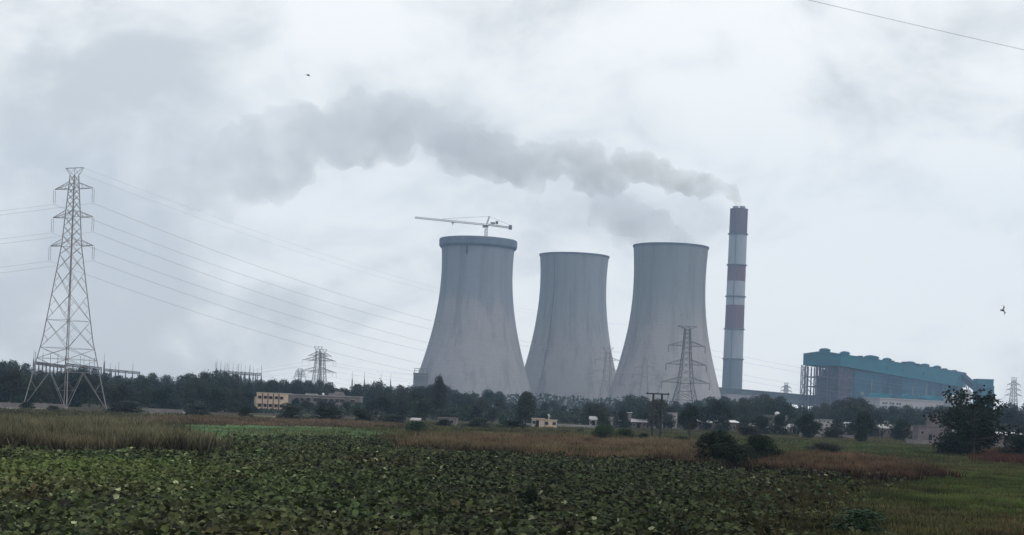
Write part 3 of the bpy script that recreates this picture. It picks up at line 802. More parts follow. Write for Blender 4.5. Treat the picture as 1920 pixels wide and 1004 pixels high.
def gantry(px0, px1, y0, y1, Y, n, label):
    A = at(px0, y0, Y); B = at(px1, y1, Y)
    g = thing('substation_gantry', label, 'gantry', (A.x, Y, 0), 0, 'substation gantries')
    lattice(MB(), (0, 0, A.z), (B.x - A.x, 0, B.z), 1.3, 24, 0.22).build('beam', M_steel, g)
    for k in range(n):
        f = k / (n - 1); x = (B.x - A.x) * f; z = A.z + (B.z - A.z) * f
        MB().bar((x - 0.8, 0, 0), (x, 0, z + 0.5), 0.32).bar((x + 0.8, 0, 0), (x, 0, z + 0.5), 0.32).build('column', M_steel, g)
        if k % 2 == 0: MB().bar((x, 0, z), (x, 0, z + 5), 0.18).build('spike', M_steel, g)
gantry(66, 122, 681, 688, 700, 9, 'long substation gantry behind the left half of the big pylon')
gantry(124, 190, 684, 692, 740, 6, 'substation gantry behind the right half of the big pylon')
gantry(196, 262, 694, 700, 860, 6, 'faint low gantry right of the big pylon')
gantry(404, 490, 697, 703, 830, 9, 'low gantry under the row of lightning masts')

# ---------------------------------------------------------------- the cream and grey building
YB = 540.0
def bx(px): return foot(px, YB).x
b0 = foot(476, YB)
bl = thing('school_building', 'two storey building, cream at its left end and bare grey for the rest', 'building', b0)
def X(px): return bx(px) - b0.x
def Zb(px, y): return at(px, y, YB).z
zt = Zb(482, 737)
MB().box(0, X(481), 1.0, 9, 0, zt - 1.3).build('side_wing', M_cream2, bl)
cw = MB().box(X(481) + 0.003, X(540), 0, 10, 0, zt); cw.build('wall', M_cream, bl)['label'] = 'cream plastered wall'
MB().box(X(481) - 0.1, X(540), -0.18, 10.2, zt, zt + 0.28).build('coping', M_cream2, bl)
ztg = Zb(600, 741) - 0.05
gw = MB().box(X(540) + 0.003, X(675), 0.6, 10, 0, zt - 0.15); gw.build('wall', M_greyp, bl)['label'] = 'unpainted grey cement wall'
MB().box(X(540) + 0.01, X(675) + 0.15, 0.3, 10.2, zt - 0.15, zt + 0.12).build('coping', M_whitedull, bl)
MB().box(X(540) + 0.2, X(675), 0.2, 0.597, 2.9, 3.1).build('string_course', M_whitedull, bl)
for px in (492, 502.5, 512.5, 523):
    MB().box(X(px) - 0.16, X(px) + 0.16, -0.22, -0.002, 0, zt - 0.02).build('pilaster', M_redpil, bl)
def window(px, z, w_, h_, parent, y=0.0, x=None):
    xx = X(px) if x is None else x
    o = MB().box(xx - w_ / 2 - 0.05, xx + w_ / 2 + 0.05, y - 0.10, y - 0.002, z - h_ / 2 - 0.05, z + h_ / 2 + 0.05).build('window', M_redpil, parent)
    for k in (-1, 1):
        g = MB().box(xx + k * w_ / 4 - w_ / 4 + 0.04, xx + k * w_ / 4 + w_ / 4 - 0.04, y - 0.14, y - 0.103, z - h_ / 2, z + h_ / 2).build('pane', M_glass, o)
    MB().box(xx - w_ / 2 - 0.3, xx + w_ / 2 + 0.3, y - 0.5, y - 0.145, z + h_ / 2 + 0.12, z + h_ / 2 + 0.22).build('sunshade', M_cream2, o)
for px in (487, 497.5, 507.5, 518): window(px, 4.55, 0.95, 0.85, bl); window(px, 1.75, 0.95, 0.95, bl)
window(528, 4.5, 0.95, 0.85, bl); window(528, 1.75, 0.95, 0.95, bl)
for px in (556, 566, 577.5, 592, 600, 610, 621, 631.5, 641.5, 661):
    window(px, 4.4, 1.15 if px not in (592, 641.5) else 1.5, 1.0, bl, 0.6)
for px in (550, 565, 580, 595, 610, 625, 640, 655): window(px, 1.5, 1.0, 1.0, bl, 0.6)
MB().box(X(613), X(641), 4, 8, zt + 0.1, zt + 0.95).build('stair_head', M_greyp, bl)
MB().box(X(624), X(639), 4.2, 7.6, zt + 0.97, zt + 1.6).build('stair_head', M_greyp, bl)
MB().box(X(570), X(590), 3, 8, zt + 0.12, zt + 0.5).build('roof_slab', M_whitedull, bl)
q = foot(605.5, YB + 3)
tk = thing('water_tank', 'small white water tank on the flat roof of the grey building', 'water tank', (q.x, q.y, zt - 0.14))
MB().lathe([(0.05, 0), (0.42, 0), (0.44, 0.7), (0.3, 0.95), (0.1, 1.02), (0.05, 1.1)], 16).build('body', M_white, tk, True)
MB().lathe([(0.14, 1.03), (0.16, 1.16), (0.02, 1.18)], 12).build('lid', M_white, tk)

# ---------------------------------------------------------------- village
def house(name, label, px0, px1, ytop, ybase, mat, roof='flat', roofmat=M_tin, depth=5.0, wins=2, door=True, group=None):
    A = gnd((px0 + px1) / 2, ybase); Y = A.y; x0 = foot(px0, Y).x; x1 = foot(px1, Y).x; H = at((px0 + px1) / 2, ytop, Y).z
    W = x1 - x0
    t = thing(name, label, 'house' if name == 'house' else name.replace('_', ' '), (x0 + W / 2, Y, 0), random.uniform(-0.12, 0.12), group)
    rh = 0.0
    if roof == 'gable': rh = min(1.2, H * 0.3)
    if roof == 'lean': rh = 0.5
    hw = H - rh
    MB().box(-W / 2, W / 2, 0, depth, 0, hw).build('wall', mat, t)
    if roof == 'flat':
        MB().box(-W / 2 - 0.2, W / 2 + 0.2, -0.2, depth + 0.2, hw + 0.003, hw + 0.16).build('roof', roofmat, t)
    elif roof == 'lean':
        MB().quadbox([(-W / 2 - 0.3, -0.4, hw), (W / 2 + 0.3, -0.4, hw), (W / 2 + 0.3, depth + 0.3, hw + rh), (-W / 2 - 0.3, depth + 0.3, hw + rh),
                      (-W / 2 - 0.3, -0.4, hw + 0.12), (W / 2 + 0.3, -0.4, hw + 0.12), (W / 2 + 0.3, depth + 0.3, hw + rh + 0.12), (-W / 2 - 0.3, depth + 0.3, hw + rh + 0.12)]).build('roof', roofmat, t)
    else:
        m = MB(); X0, X1 = -W / 2 - 0.3, W / 2 + 0.3
        m.v = [(X0, -0.4, hw), (X1, -0.4, hw), (X1, depth + 0.4, hw), (X0, depth + 0.4, hw), (X0, depth / 2, hw + rh), (X1, depth / 2, hw + rh)]
        m.f = [(0, 1, 5, 4), (2, 3, 4, 5), (0, 4, 3), (1, 2, 5), (0, 3, 2, 1)]; m.build('roof', roofmat, t)
    dx = -W / 2 + W * 0.42
    dh = min(2.0, hw * 0.85)
    if door: MB().box(dx - 0.4, dx + 0.4, -0.06, -0.002, 0.02, dh).build('door', M_dark, t)
    for k in range(wins):
        x = -W / 2 + W * ((0.15, 0.78, 0.6, 0.3)[k])
        for zz in ([hw * 0.62] if hw < 4.2 else [1.5, hw - 1.3]):
            o = MB().box(x - 0.42, x + 0.42, -0.06, -0.002, zz - 0.4, zz + 0.4).build('window', M_whitedull, t)
            MB().box(x - 0.34, x + 0.34, -0.09, -0.063, zz - 0.32, zz + 0.32).build('pane', M_glass, o)
    return t, H, Y
random.seed(5)
h0, hH, hYY = house('hut', 'small cream hut with dark doorways beside the long pale boundary wall', 999, 1021, 786, 803.5, M_cream2, 'flat', M_cream2, 4, 1)
house('hut', 'lower cream shed joined to the right of the cream hut', 1022.5, 1045, 788.5, 804, M_cream, 'flat', M_cream2, 3, 2, False)
q = gnd(1029, 803.0)
vp = thing('water_pipe_stand', 'thin pale standpipe rising behind the cream hut', 'standpipe', (q.x, q.y + 2.5, 0))
z = at(1029, 776, q.y).z; MB().bar((0, 0, 0), (0, 0, z), 0.14).build('pipe', M_white, vp); MB().bar((-0.35, 0, z - 0.2), (0.3, 0, z - 0.6), 0.18).build('spout', M_white, vp)
def wall_run(label, px0, y0, px1, y1, h, mat):
    A = gnd(px0, y0); B = gnd(px1, y1); d = B - A; Ld = d.length
    t = thing('boundary_wall', label, 'wall', A, math.atan2(d.y, d.x), 'boundary walls')
    n = max(1, int(Ld / 5))
    for k in range(n):
        MB().box(Ld * k / n + 0.16, Ld * (k + 1) / n - 0.16, 0, 0.2, 0, h + 0.05 * sin(k * 2.3)).build('wall_panel', mat, t)
    for k in range(n + 1):
        x = Ld * k / n; MB().box(x - 0.155, x + 0.155, -0.06, 0.26, 0, h + 0.15).build('post', mat, t)
M_wallgrey = material('grey_wall_render', (0.30, 0.30, 0.30), (0.19, 0.19, 0.195), 0.3, 0.9, 0.1)
wall_run('long pale boundary wall running right from the cream hut', 1046, 803, 1120, 806, 0.95, M_wallgrey)
wall_run('pale boundary wall running left from the cream hut', 958, 800, 997, 802, 0.95, M_wallgrey)
wall_run('grey boundary wall at the far left before the wood', -40, 763, 120, 766, 1.0, M_greyp)
wall_run('grey boundary wall before the right part of the village', 1500, 822, 1600, 826, 1.1, M_greyp)
wall_run('grey boundary wall behind the large dark tree at the right', 1700, 836, 1925, 846, 1.2, M_greyp)
wall_run('short grey wall between the bushes left of the cream building', 268, 773, 340, 776, 0.9, M_greyp)
V = [
 ('house', 'grey two storey house with a white tank on its roof in the village', 1438, 1476, 780, 812, M_greyp, 'flat', M_greyp, 5, 2),
 ('house', 'long pale single storey house between two round dark trees', 1532, 1579, 788, 817, M_whitedull, 'flat', M_tin, 5, 3),
 ('house', 'pale low house right of the round dark tree in the village', 1586, 1606, 792, 818, M_whitedull, 'gable', M_tin, 5, 1),
 ('house', 'low house with a bright white end wall right of the middle village tree', 1638, 1676, 796, 821, M_brickw, 'gable', M_whitedull, 5, 2),
 ('house', 'narrow dusty pink two storey house left of the large dark tree', 1741, 1763, 779, 828, M_pinkw, 'flat', M_pinkw, 4, 1),
 ('house', 'wide dusty pink house with dark windows behind the large dark tree', 1722, 1778, 800, 832, M_pinkw, 'flat', M_greyp, 5, 2),
 ('house', 'brown walled house under a long white roof near the right bushes', 1344, 1386, 789, 812, M_brickw, 'lean', M_white, 5, 2),
 ('house', 'brown walled low house left of the grey two storey house', 1392, 1420, 794, 812, M_brickw, 'gable', M_whitedull, 5, 2),
 ('house', 'low house with a long white roof at the right edge', 1858, 1925, 812, 838, M_brickw, 'lean', M_white, 5, 3),
 ('house', 'small white house behind the twin pole, right of it', 1250, 1270, 775, 806, M_whitedull, 'flat', M_whitedull, 5, 1),
 ('house', 'small white fronted house just right of the smaller twin pole shaft', 1226, 1243, 779, 806, M_whitedull, 'gable', M_tin, 4, 1),
 ('house', 'brown low house left of the twin pole', 1186, 1214, 786, 806, M_brickw, 'gable', M_tin, 5, 2),
 ('house', 'pale grey house half hidden by trees left of the twin pole', 1160, 1184, 774, 803, M_greyp, 'flat', M_white, 5, 1),
 ('house', 'tiny white house beside the dark round tree right of the cream hut', 1108, 1121, 781, 802, M_whitedull, 'gable', M_tin, 4, 1),
 ('house', 'white roofed house half hidden behind trees under the dark pylon', 1285, 1312, 787, 808, M_brickw, 'lean', M_tin, 5, 2),
 ('house', 'grey low hut among bushes left of the middle of the wood', 822, 856, 785, 800, M_greyp, 'flat', M_greyp, 4, 2),
 ('shed', 'little shed with a bright white roof among the bushes', 772, 787, 785, 794, M_greyp, 'lean', M_whitedull, 2, 1),
 ('house', 'small brown house right of the small village tree', 1692, 1716, 800, 824, M_brickw, 'gable', M_brickw, 5, 1),
 ('house', 'tiny whitewashed house between the pale grey house and the tiny white one', 1136, 1150, 783, 803, M_whitedull, 'flat', M_tin, 4, 1),
 ('house', 'low brown house with a white roof beneath the dark pylon', 1316, 1336, 790, 809, M_brickw, 'lean', M_white, 4, 1),
 ('house', 'pale low house between the middle and the small village trees', 1644, 1672, 790, 816, M_whitedull, 'flat', M_whitedull, 4, 2),
 ('house', 'small grey house at the left foot of the large ragged tree', 1770, 1792, 806, 832, M_whitedull, 'gable', M_tin, 4, 1),
 ('house', 'small pale house tucked left of the little round tree', 1466, 1486, 800, 814, M_whitedull, 'gable', M_white, 4, 1),
 ('house', 'low grey house between the grey two storey house and round tree', 1480, 1504, 796, 816, M_greyp, 'gable', M_tin, 5, 1),
]
tops = []
for v in V:
    t, H, Y = house(*v, group='village houses'); tops.append((t, H, Y))
q = tops[0][0]
tk = thing('water_tank', 'white water tank on top of the grey two storey village house', 'water tank', (q.location.x + 0.3, q.location.y + 2, tops[0][1] + 0.16))
MB().lathe([(0.05, 0), (0.75, 0), (0.78, 0.75), (0.45, 0.95), (0.05, 1.0)], 16).build('body', M_white, tk, True)
MB().lathe([(0.22, 0.96), (0.22, 1.12), (0.02, 1.13)], 12).build('lid', M_white, tk)

# ---------------------------------------------------------------- poles
pB = gnd(1221.5, 836)
Yh = pB.y
hp = thing('utility_pole', 'dark twin pole with a crossbeam standing in the meadow', 'utility pole', (pB.x, Yh, 0))
x2 = (1238 - 1222) / F_PX * Yh
zt1 = at(1225, 738, Yh).z
for x in (0, x2): MB().polytube([(x, 0, -0.2), (x, 0, zt1 * 0.5), (x, 0, zt1)], [0.18, 0.16, 0.13], 8).build('shaft', M_pole, hp)
MB().box(-0.95, x2 + 0.95, -0.09, 0.09, zt1 - 0.12, zt1 + 0.04).build('crossbeam', M_pole, hp)
MB().box(-0.45, x2 + 0.35, -0.05, 0.05, zt1 - 1.35, zt1 - 1.25).build('crossbeam', M_pole, hp)
MB().box(-0.5, x2 + 0.5, -0.06, 0.06, zt1 - 3.05, zt1 - 2.92).build('crossbeam', M_pole, hp)
for x in (-0.8, x2 / 2, x2 + 0.8): MB().lathe([(0.03, zt1 + 0.02), (0.07, zt1 + 0.06), (0.04, zt1 + 0.12), (0.07, zt1 + 0.16), (0.02, zt1 + 0.2)], 8, x, 0).build('insulator', M_ins, hp)
MB().bar((x2 + 0.8, 0, zt1 - 0.1), (x2 + 0.75, 0, zt1 - 0.9), 0.06).build('drop_wire', M_pole, hp)
def pole(px, ytop, Y, label, cross=True):
    P = at(px, ytop, Y)
    t = thing('utility_pole', label, 'utility pole', (P.x, Y, 0), 0, 'single utility poles')
    MB().polytube([(0, 0, 0), (0, 0, P.z)], [0.16, 0.11], 8).build('shaft', M_pole, t)
    if cross: MB().box(-0.9, 0.9, -0.06, 0.06, P.z - 0.5, P.z - 0.38).build('crossbeam', M_pole, t)
pole(395, 728, 400, 'thin dark pole against the wood, left of the cream building')
pole(404, 731, 415, 'second thin dark pole against the wood, left of the cream building')
pole(757, 778, 300, 'short dark post in the meadow below the wood', False)
pole(972.5, 772, 350, 'pale thin post left of the cream hut', False)
pole(1293, 775, 300, 'thin dark pole right of the twin pole in the village', True)

# ---------------------------------------------------------------- trees
def leaf_quads(P, Nrm, size, jitter=0.9):
    n = len(P)
    r = rng.normal(size=(n, 3)) * jitter + Nrm; r /= np.linalg.norm(r, axis=1)[:, None] + 1e-9
    a = np.cross(r, rng.normal(size=(n, 3))); a /= np.linalg.norm(a, axis=1)[:, None] + 1e-9
    b = np.cross(r, a)
    s = (size * rng.uniform(0.6, 1.35, n))[:, None]
    v = np.stack([P - a * s - b * s * 0.55, P + a * s * 0.3 - b * s * 0.75, P + a * s + b * s * 0.5, P - a * s * 0.4 + b * s * 0.8], 1).reshape(-1, 3)
    f = np.arange(n * 4).reshape(n, 4)
    return v, f
def crown_points(kind, seed, n):
    r = np.random.default_rng(seed)
    if kind == 'round':   z0, z1, k, lr = 0.22, 0.98, 15, (0.14, 0.24)
    elif kind == 'tall':  z0, z1, k, lr = 0.12, 0.98, 16, (0.12, 0.21)
    elif kind == 'umbrella': z0, z1, k, lr = 0.45, 0.96, 16, (0.10, 0.18)
    elif kind == 'open':  z0, z1, k, lr = 0.15, 0.98, 20, (0.07, 0.15)
    else:                 z0, z1, k, lr = 0.0, 0.95, 16, (0.14, 0.24)
    C = []; R = []
    for i in range(k):
        a = r.uniform(0, 2 * pi); f = r.random()
        z = z0 + (z1 - z0) * (i + r.random()) / k
        h = (z - z0) / (z1 - z0)
        env = {'round': sqrt(max(0.03, 1 - (2 * h - 0.85) ** 2 * 0.8)), 'tall': 0.35 + 0.65 * sin(pi * min(1, h * 0.9 + 0.12)), 'umbrella': sqrt(max(0.05, 1 - (h * 1.0) ** 2)) ,
               'open': 0.35 + 0.65 * sin(pi * min(1, h * 0.8 + 0.1)), 'bush': sqrt(max(0.05, 1 - h * h * 0.9))}[kind]
        lrad = r.uniform(*lr); rad = max(0, 0.5 * env - lrad * 0.8) * sqrt(f)
        C.append((rad * cos(a), rad * sin(a), min(z, 1 - lrad * 0.7))); R.append(lrad)
    C = np.array(C); R = np.array(R)
    w_ = R ** 2; idx = r.choice(k, n, p=w_ / w_.sum())
    d = r.normal(size=(n, 3)); d /= np.linalg.norm(d, axis=1)[:, None]
    rad = R[idx] * (0.55 + 0.5 * r.random(n) ** 0.5) * np.where(r.random(n) < 0.16, r.uniform(1.05, 1.5, n), 1)
    P = C[idx] + d * rad[:, None] * np.array([1, 1, 0.85])
    P[:, 2] = np.maximum(P[:, 2], 0.01)
    return P, d, C, R
def make_tree_mesh(kind, seed, n, size, mat):
    P, d, C, R = crown_points(kind, seed, n)
    d2 = d.copy(); d2[:, 2] += 0.3
    v, f = leaf_quads(P, d2, size)
    crown = np_mesh('crown', v, f, mat); COL.objects.unlink(crown)
    m = MB(); r = random.Random(seed)
    top = 0.75
    m.polytube([(0, 0, -0.01), (0.01, 0.0, 0.15), (0.02 * r.uniform(-1, 1), 0.01, 0.35), (0.02, 0.02 * r.uniform(-1, 1), top)], [0.028, 0.022, 0.017, 0.006], 7)
    for i in range(len(C)):
        if R[i] < 0.05: continue
        z = min(C[i][2] * 0.7, 0.6); s = Vector((0.01, 0, z * 0.8 + 0.05)); q = Vector(C[i]); mid = s.lerp(q, 0.5) + Vector((0, 0, -0.02))
        m.polytube([s, mid, q], [0.012, 0.008, 0.003], 5)
    trunk = m.build('trunk', M_bark); COL.objects.unlink(trunk)
    me = (crown.data, trunk.data)
    bpy.data.objects.remove(crown); bpy.data.objects.remove(trunk)
    return me
TV = {}
for kind, lst in {'round': [(21, M_leafA), (22, M_leafA), (23, M_leafB), (24, M_leafA), (25, M_leafB)], 'tall': [(31, M_leafA), (32, M_leafB), (33, M_leafD)],
                  'umbrella': [(41, M_leafA), (42, M_leafB)], 'bush': [(51, M_leafA), (52, M_leafB), (53, M_leafC), (54, M_leafD), (55, M_leafD)]}.items():
    TV[kind] = [make_tree_mesh(kind, s, 3400, 0.020 if kind != 'bush' else 0.024, m) for s, m in lst]
TV['open'] = [make_tree_mesh('open', 61, 3000, 0.017, M_leafD)]
TV['near_bush'] = [make_tree_mesh('bush', 71, 9000, 0.017, M_leafD), make_tree_mesh('bush', 72, 9000, 0.015, M_leafD), make_tree_mesh('bush', 73, 7000, 0.015, M_leafC)]
def put_tree(kind, var, x, y, hgt, wid, label, cat='tree', group=None, rz=None):
    cm, tm = TV[kind][var % len(TV[kind])]
    t = thing('bush' if cat in ('bush', 'shrub') else 'tree', label, cat, (x, y, 0), random.uniform(0, 6.28) if rz is None else rz, group)
    t.scale = (wid, wid, hgt)
    for nm, me in (('crown', cm), ('trunk', tm)):
        o = bpy.data.objects.new(nm, me); COL.objects.link(o); o.parent = t
    return t
TOP = [(-80, 680), (0, 678), (40, 677), (58, 688), (80, 694), (120, 697), (150, 684), (175, 694), (200, 700), (250, 706), (268, 698), (290, 698), (310, 706), (340, 706), (360, 697), (385, 698), (410, 694), (440, 704), (470, 709),
       (500, 713), (540, 708), (565, 714), (590, 712), (625, 719), (650, 728), (662, 719), (690, 717), (715, 718), (740, 726), (765, 721), (795, 726), (822, 716), (850, 731), (880, 738), (905, 732), (925, 731), (945, 740), (960, 752), (985, 742), (1005, 756),
       (1025, 749), (1050, 757), (1070, 763), (1090, 757), (1120, 751), (1150, 761), (1172, 746), (1190, 737), (1215, 752), (1260, 752), (1300, 754), (1320, 746), (1350, 743), (1380, 751), (1400, 743), (1440, 738), (1470, 740), (1485, 762), (1520, 764),
       (1560, 751), (1590, 743), (1618, 747), (1632, 763), (1680, 759), (1730, 766), (1760, 762), (1800, 760), (1860, 762), (1900, 757), (2000, 757)]
def top_y(px):
    return float(np.interp(px, [a for a, b in TOP], [b for a, b in TOP]))
SEG = [(-300, 0, 'at the outermost left edge'), (0, 62, 'left of the big pylon'), (62, 200, 'seen through the big pylon'), (200, 300, 'right of the big pylon'), (300, 400, 'between big pylon and the twelve masts'),
       (400, 476, 'beneath the row of twelve masts'), (476, 545, 'near cream end of long building'), (545, 680, 'near grey part of long building'), (680, 775, 'between long building and left cooling tower'),
       (775, 880, 'before left half of left cooling tower'), (880, 985, 'before right half of left cooling tower'), (985, 1070, 'before left half of middle cooling tower'),
       (1070, 1155, 'before right half of middle cooling tower'), (1155, 1250, 'before left half of right cooling tower'), (1250, 1345, 'before right half of right cooling tower'),
       (1345, 1420, 'at the foot of the striped chimney'), (1420, 1510, 'between the chimney and the boiler house'), (1510, 1610, 'before steel end of the boiler house'), (1610, 1700, 'before the middle of the boiler house'),
       (1700, 1800, 'before right end of the boiler house'), (1800, 1880, 'below the transfer tower'), (1880, 2300, 'at the right edge')]
def segname(px):
    for i, (a, b, s) in enumerate(SEG):
        if a <= px < b: return i, s
    return 0, SEG[0][2]
plan = []   # (row, px, Y, height, width, kind, var)
random.seed(21)
px = -90
while px < 2010:     # back row
    Y = random.uniform(600, 720); y = top_y(px) + random.uniform(-1, 5)
    if 1480 < px < 1640: Y -= 60
    hgt = at(px, y, Y).z; plan.append(('back row', px, Y, hgt, random.uniform(0.75, 1.1) * min(hgt, 12), random.choice(['round', 'round', 'tall']), random.randrange(9)))
    px += random.uniform(17, 27)
px = -80
while px < 2010:     # middle row
    Y = random.uniform(470, 570)
    if 455 < px < 700: Y = random.uniform(575, 600)
    y = top_y(px) + random.uniform(3, 16)
    if px > 1480: y = top_y(px) + random.uniform(6, 22)
    hgt = max(3.5, at(px, y, Y).z); plan.append(('middle row', px, Y, hgt, random.uniform(0.85, 1.25) * hgt * 0.95, random.choice(['round', 'round', 'tall', 'umbrella']), random.randrange(9)))
    px += random.uniform(20, 32)
px = -70
while px < 2000:     # front row
    if 466 < px < 548: px += 12; continue
    Y = random.uniform(395, 450)
    if 540 <= px < 690: Y = random.uniform(430, 500)
    lo, hi = (20, 38) if px < 470 else (22, 40)
    y = top_y(px) + random.uniform(lo, hi)
    if 540 <= px < 690: y = 747 + (px - 540) * 0.045 + random.uniform(0, 12) + (0 if px < 600 else 3)
    if px < 250: Y = random.uniform(385, 410); y = top_y(px) + random.uniform(15, 30)
    if px > 1100: y = hz(px) - random.uniform(-4, 12); Y = random.uniform(370, 430)
    hgt = max(2.2, at(px, y, Y).z)
    if 540 <= px < 690: hgt = max(4.2, hgt)
    plan.append(('front row', px, Y, hgt, random.uniform(1.0, 1.5) * hgt, random.choice(['round', 'umbrella', 'bush', 'bush']) if px < 1100 else random.choice(['bush', 'bush', 'round']), random.randrange(9)))
    px += random.uniform(16, 30) if px < 1100 else random.uniform(26, 48)
from collections import defaultdict
cells = defaultdict(list)
for p_ in plan: cells[(p_[0], segname(p_[1])[0])].append(p_)
for (row, si), lst in cells.items():
    lst.sort(key=lambda q: q[1])
    for k, (rw, px, Y, hgt, wd, kind, var) in enumerate(lst):
        q = foot(px, Y)
        adj = {'round': 'round', 'tall': 'upright', 'umbrella': 'spreading', 'bush': 'low bushy'}[kind]
        put_tree(kind, var, q.x, q.y, hgt, wd, f'{adj} tree, {ord_[k]} from left in {row}, {SEG[si][2]}', 'tree', 'trees of the wood')

# single trees and bushes of the field
random.seed(31)
def placed(kind, var, px, ybase, ytop, wpx, label, cat='tree', group=None):
    g = gnd(px, ybase); H = at(px, ytop, g.y).z * 1.05; W = wpx / F_PX * g.y * 1.2
    return put_tree(kind, var, g.x, g.y, H, W, label, cat, group)
placed('open', 0, 1822, 860, 736, 150, 'large dark tree with ragged branching top at the right')
placed('near_bush', 0, 1815, 859, 766, 120, 'dense dark tree joined to the left of the large ragged tree')
placed('round', 0, 985, 802, 740, 46, 'dark round tree behind the pale post left of the cream hut')
placed('tall', 2, 1513, 826, 779, 42, 'small round dark tree left of the long pale house')
placed('tall', 2, 1617, 832, 776, 44, 'round dark tree in the village, middle one of three')
placed('tall', 2, 1690, 830, 790, 40, 'small dark tree in the village, right one of three')
placed('umbrella', 0, 1293, 824, 764, 46, 'dark spreading tree with a visible trunk right of the twin pole')
placed('umbrella', 0, 1345, 812, 757, 60, 'broad flat topped tree behind the two dark bushes')
placed('round', 1, 1110, 800, 760, 44, 'dark round tree behind the right end of the pale wall')
placed('umbrella', 1, 822, 790, 711, 30, 'thin topped tree rising above the others before the left cooling tower')
placed('round', 2, 1235, 808, 752, 56, 'dark tree directly behind the twin pole')
for row in (
    ('near_bush', 0, 1346, 882, 814, 105, 'large black green bush at the edge of the crop, left of a pair'),
    ('near_bush', 1, 1425, 874, 820, 82, 'rounded dark bush, right one of the pair by the crop'),
    ('near_bush', 1, 1390, 876, 838, 70, 'low dark bush filling the gap between the pair'),
    ('near_bush', 2, 1135, 836, 798, 62, 'fresh green shrub left of the twin pole'),
    ('near_bush', 2, 1170, 836, 805, 50, 'fresh green lower shrub close to the twin pole'),
    ('bush', 3, 1207, 834, 814, 24, 'small dark shrub just left of the twin pole'),
    ('bush', 3, 1277, 840, 820, 46, 'dark low shrub right of the twin pole'),
    ('bush', 3, 1768, 850, 830, 36, 'small dark bush left of the large ragged tree'),
    ('near_bush', 1, 1920, 866, 818, 90, 'dark bush cut by the right edge'),
    ('bush', 0, 235, 777, 754, 84, 'wide dark bush right of the foot of the big pylon'),
    ('bush', 3, 50, 768, 755, 30, 'small dark bush at the left foot of the big pylon'),
    ('bush', 1, 100, 773, 762, 30, 'low dull bush at the front foot of the big pylon'),
    ('bush', 0, 368, 782, 760, 52, 'round dark bush below the two thin poles'),
    ('bush', 3, 460, 787, 765, 26, 'small dark bush at the left foot of the cream building'),
    ('bush', 0, 545, 791, 762, 60, 'dark bush at the right foot of the cream wall'),
    ('bush', 3, 612, 793, 765, 70, 'wide dark bush below the grey building'),
    ('bush', 1, 675, 795, 768, 60, 'dull bush at the right foot of the grey building'),
    ('bush', 0, 735, 797, 778, 60, 'low dark bush left of the shed with white roof'),
    ('bush', 2, 780, 822, 792, 56, 'pale green shrub in the meadow below the white roofed shed'),
    ('bush', 3, 832, 803, 788, 36, 'dark bush before the grey low hut'),
    ('bush', 0, 895, 806, 785, 70, 'wide grey green bush right of the grey low hut'),
    ('bush', 3, 962, 806, 789, 60, 'long low dark bush left of the cream hut'),
    ('bush', 0, 1087, 813, 805, 22, 'tiny dark bush below the pale boundary wall'),
    ('bush', 0, 1058, 814, 807, 26, 'tiny flat bush below the pale boundary wall, middle'),
    ('bush', 0, 1033, 812, 806, 26, 'tiny flat bush right below the cream hut'),
    ('bush', 1, 1565, 826, 802, 48, 'dull shrub before the long pale house'),
    ('bush', 1, 1400, 822, 800, 60, 'dull shrub behind the right dark bush'),
    ('bush', 1, 1550, 856, 832, 80, 'low green shrub patch in the right meadow')):
    placed(*row[:-1], row[-1], 'bush', 'bushes of the meadow')
placed('bush', 3, 994, 978, 918, 40, 'small pointed dark sapling standing in the crop', 'shrub')
placed('bush', 2, 1615, 1004, 958, 120, 'low bluish green weed clump in the lower right grass', 'shrub')

# distant wood and undergrowth (nobody could count them)
def leaf_band(name, X0, X1, Y0, Y1, hfun, n, size, mat, label, cat):
    x = rng.uniform(X0, X1, n); y = rng.uniform(Y0, Y1, n); h = hfun(x, y); z = h * rng.random(n) ** 0.6
    if name == 'undergrowth':
        pq = CX + F_PX * x / y; z = np.where((pq > 466) & (pq < 690) & (y < 552), z * np.where(pq < 530, 0.18, 0.7), z)
    P = np.stack([x, y, z], 1); Nn = np.zeros((n, 3)); Nn[:, 2] = 0.6; Nn[:, 1] = -0.5
    v, f = leaf_quads(P, Nn, size)
    o = np_mesh(name, v, f, mat); o['kind'] = 'stuff'; o['label'] = label; o['category'] = cat; return o
leaf_band('distant_wood', -420, 520, 1000, 1090, lambda x, y: 7 + 7 * vnoise(x, y, 22, 5) + 3 * vnoise(x, y, 7, 6), 26000, 0.9, M_leafB, 'distant wood showing between the crowns of the nearer trees', 'wood')
leaf_band('undergrowth', -190, 195, 425, 575, lambda x, y: 1.5 + 3.5 * vnoise(x, y, 8, 8), 36000, 0.34, M_leafA, 'dark undergrowth between the trunks of the wood', 'undergrowth')

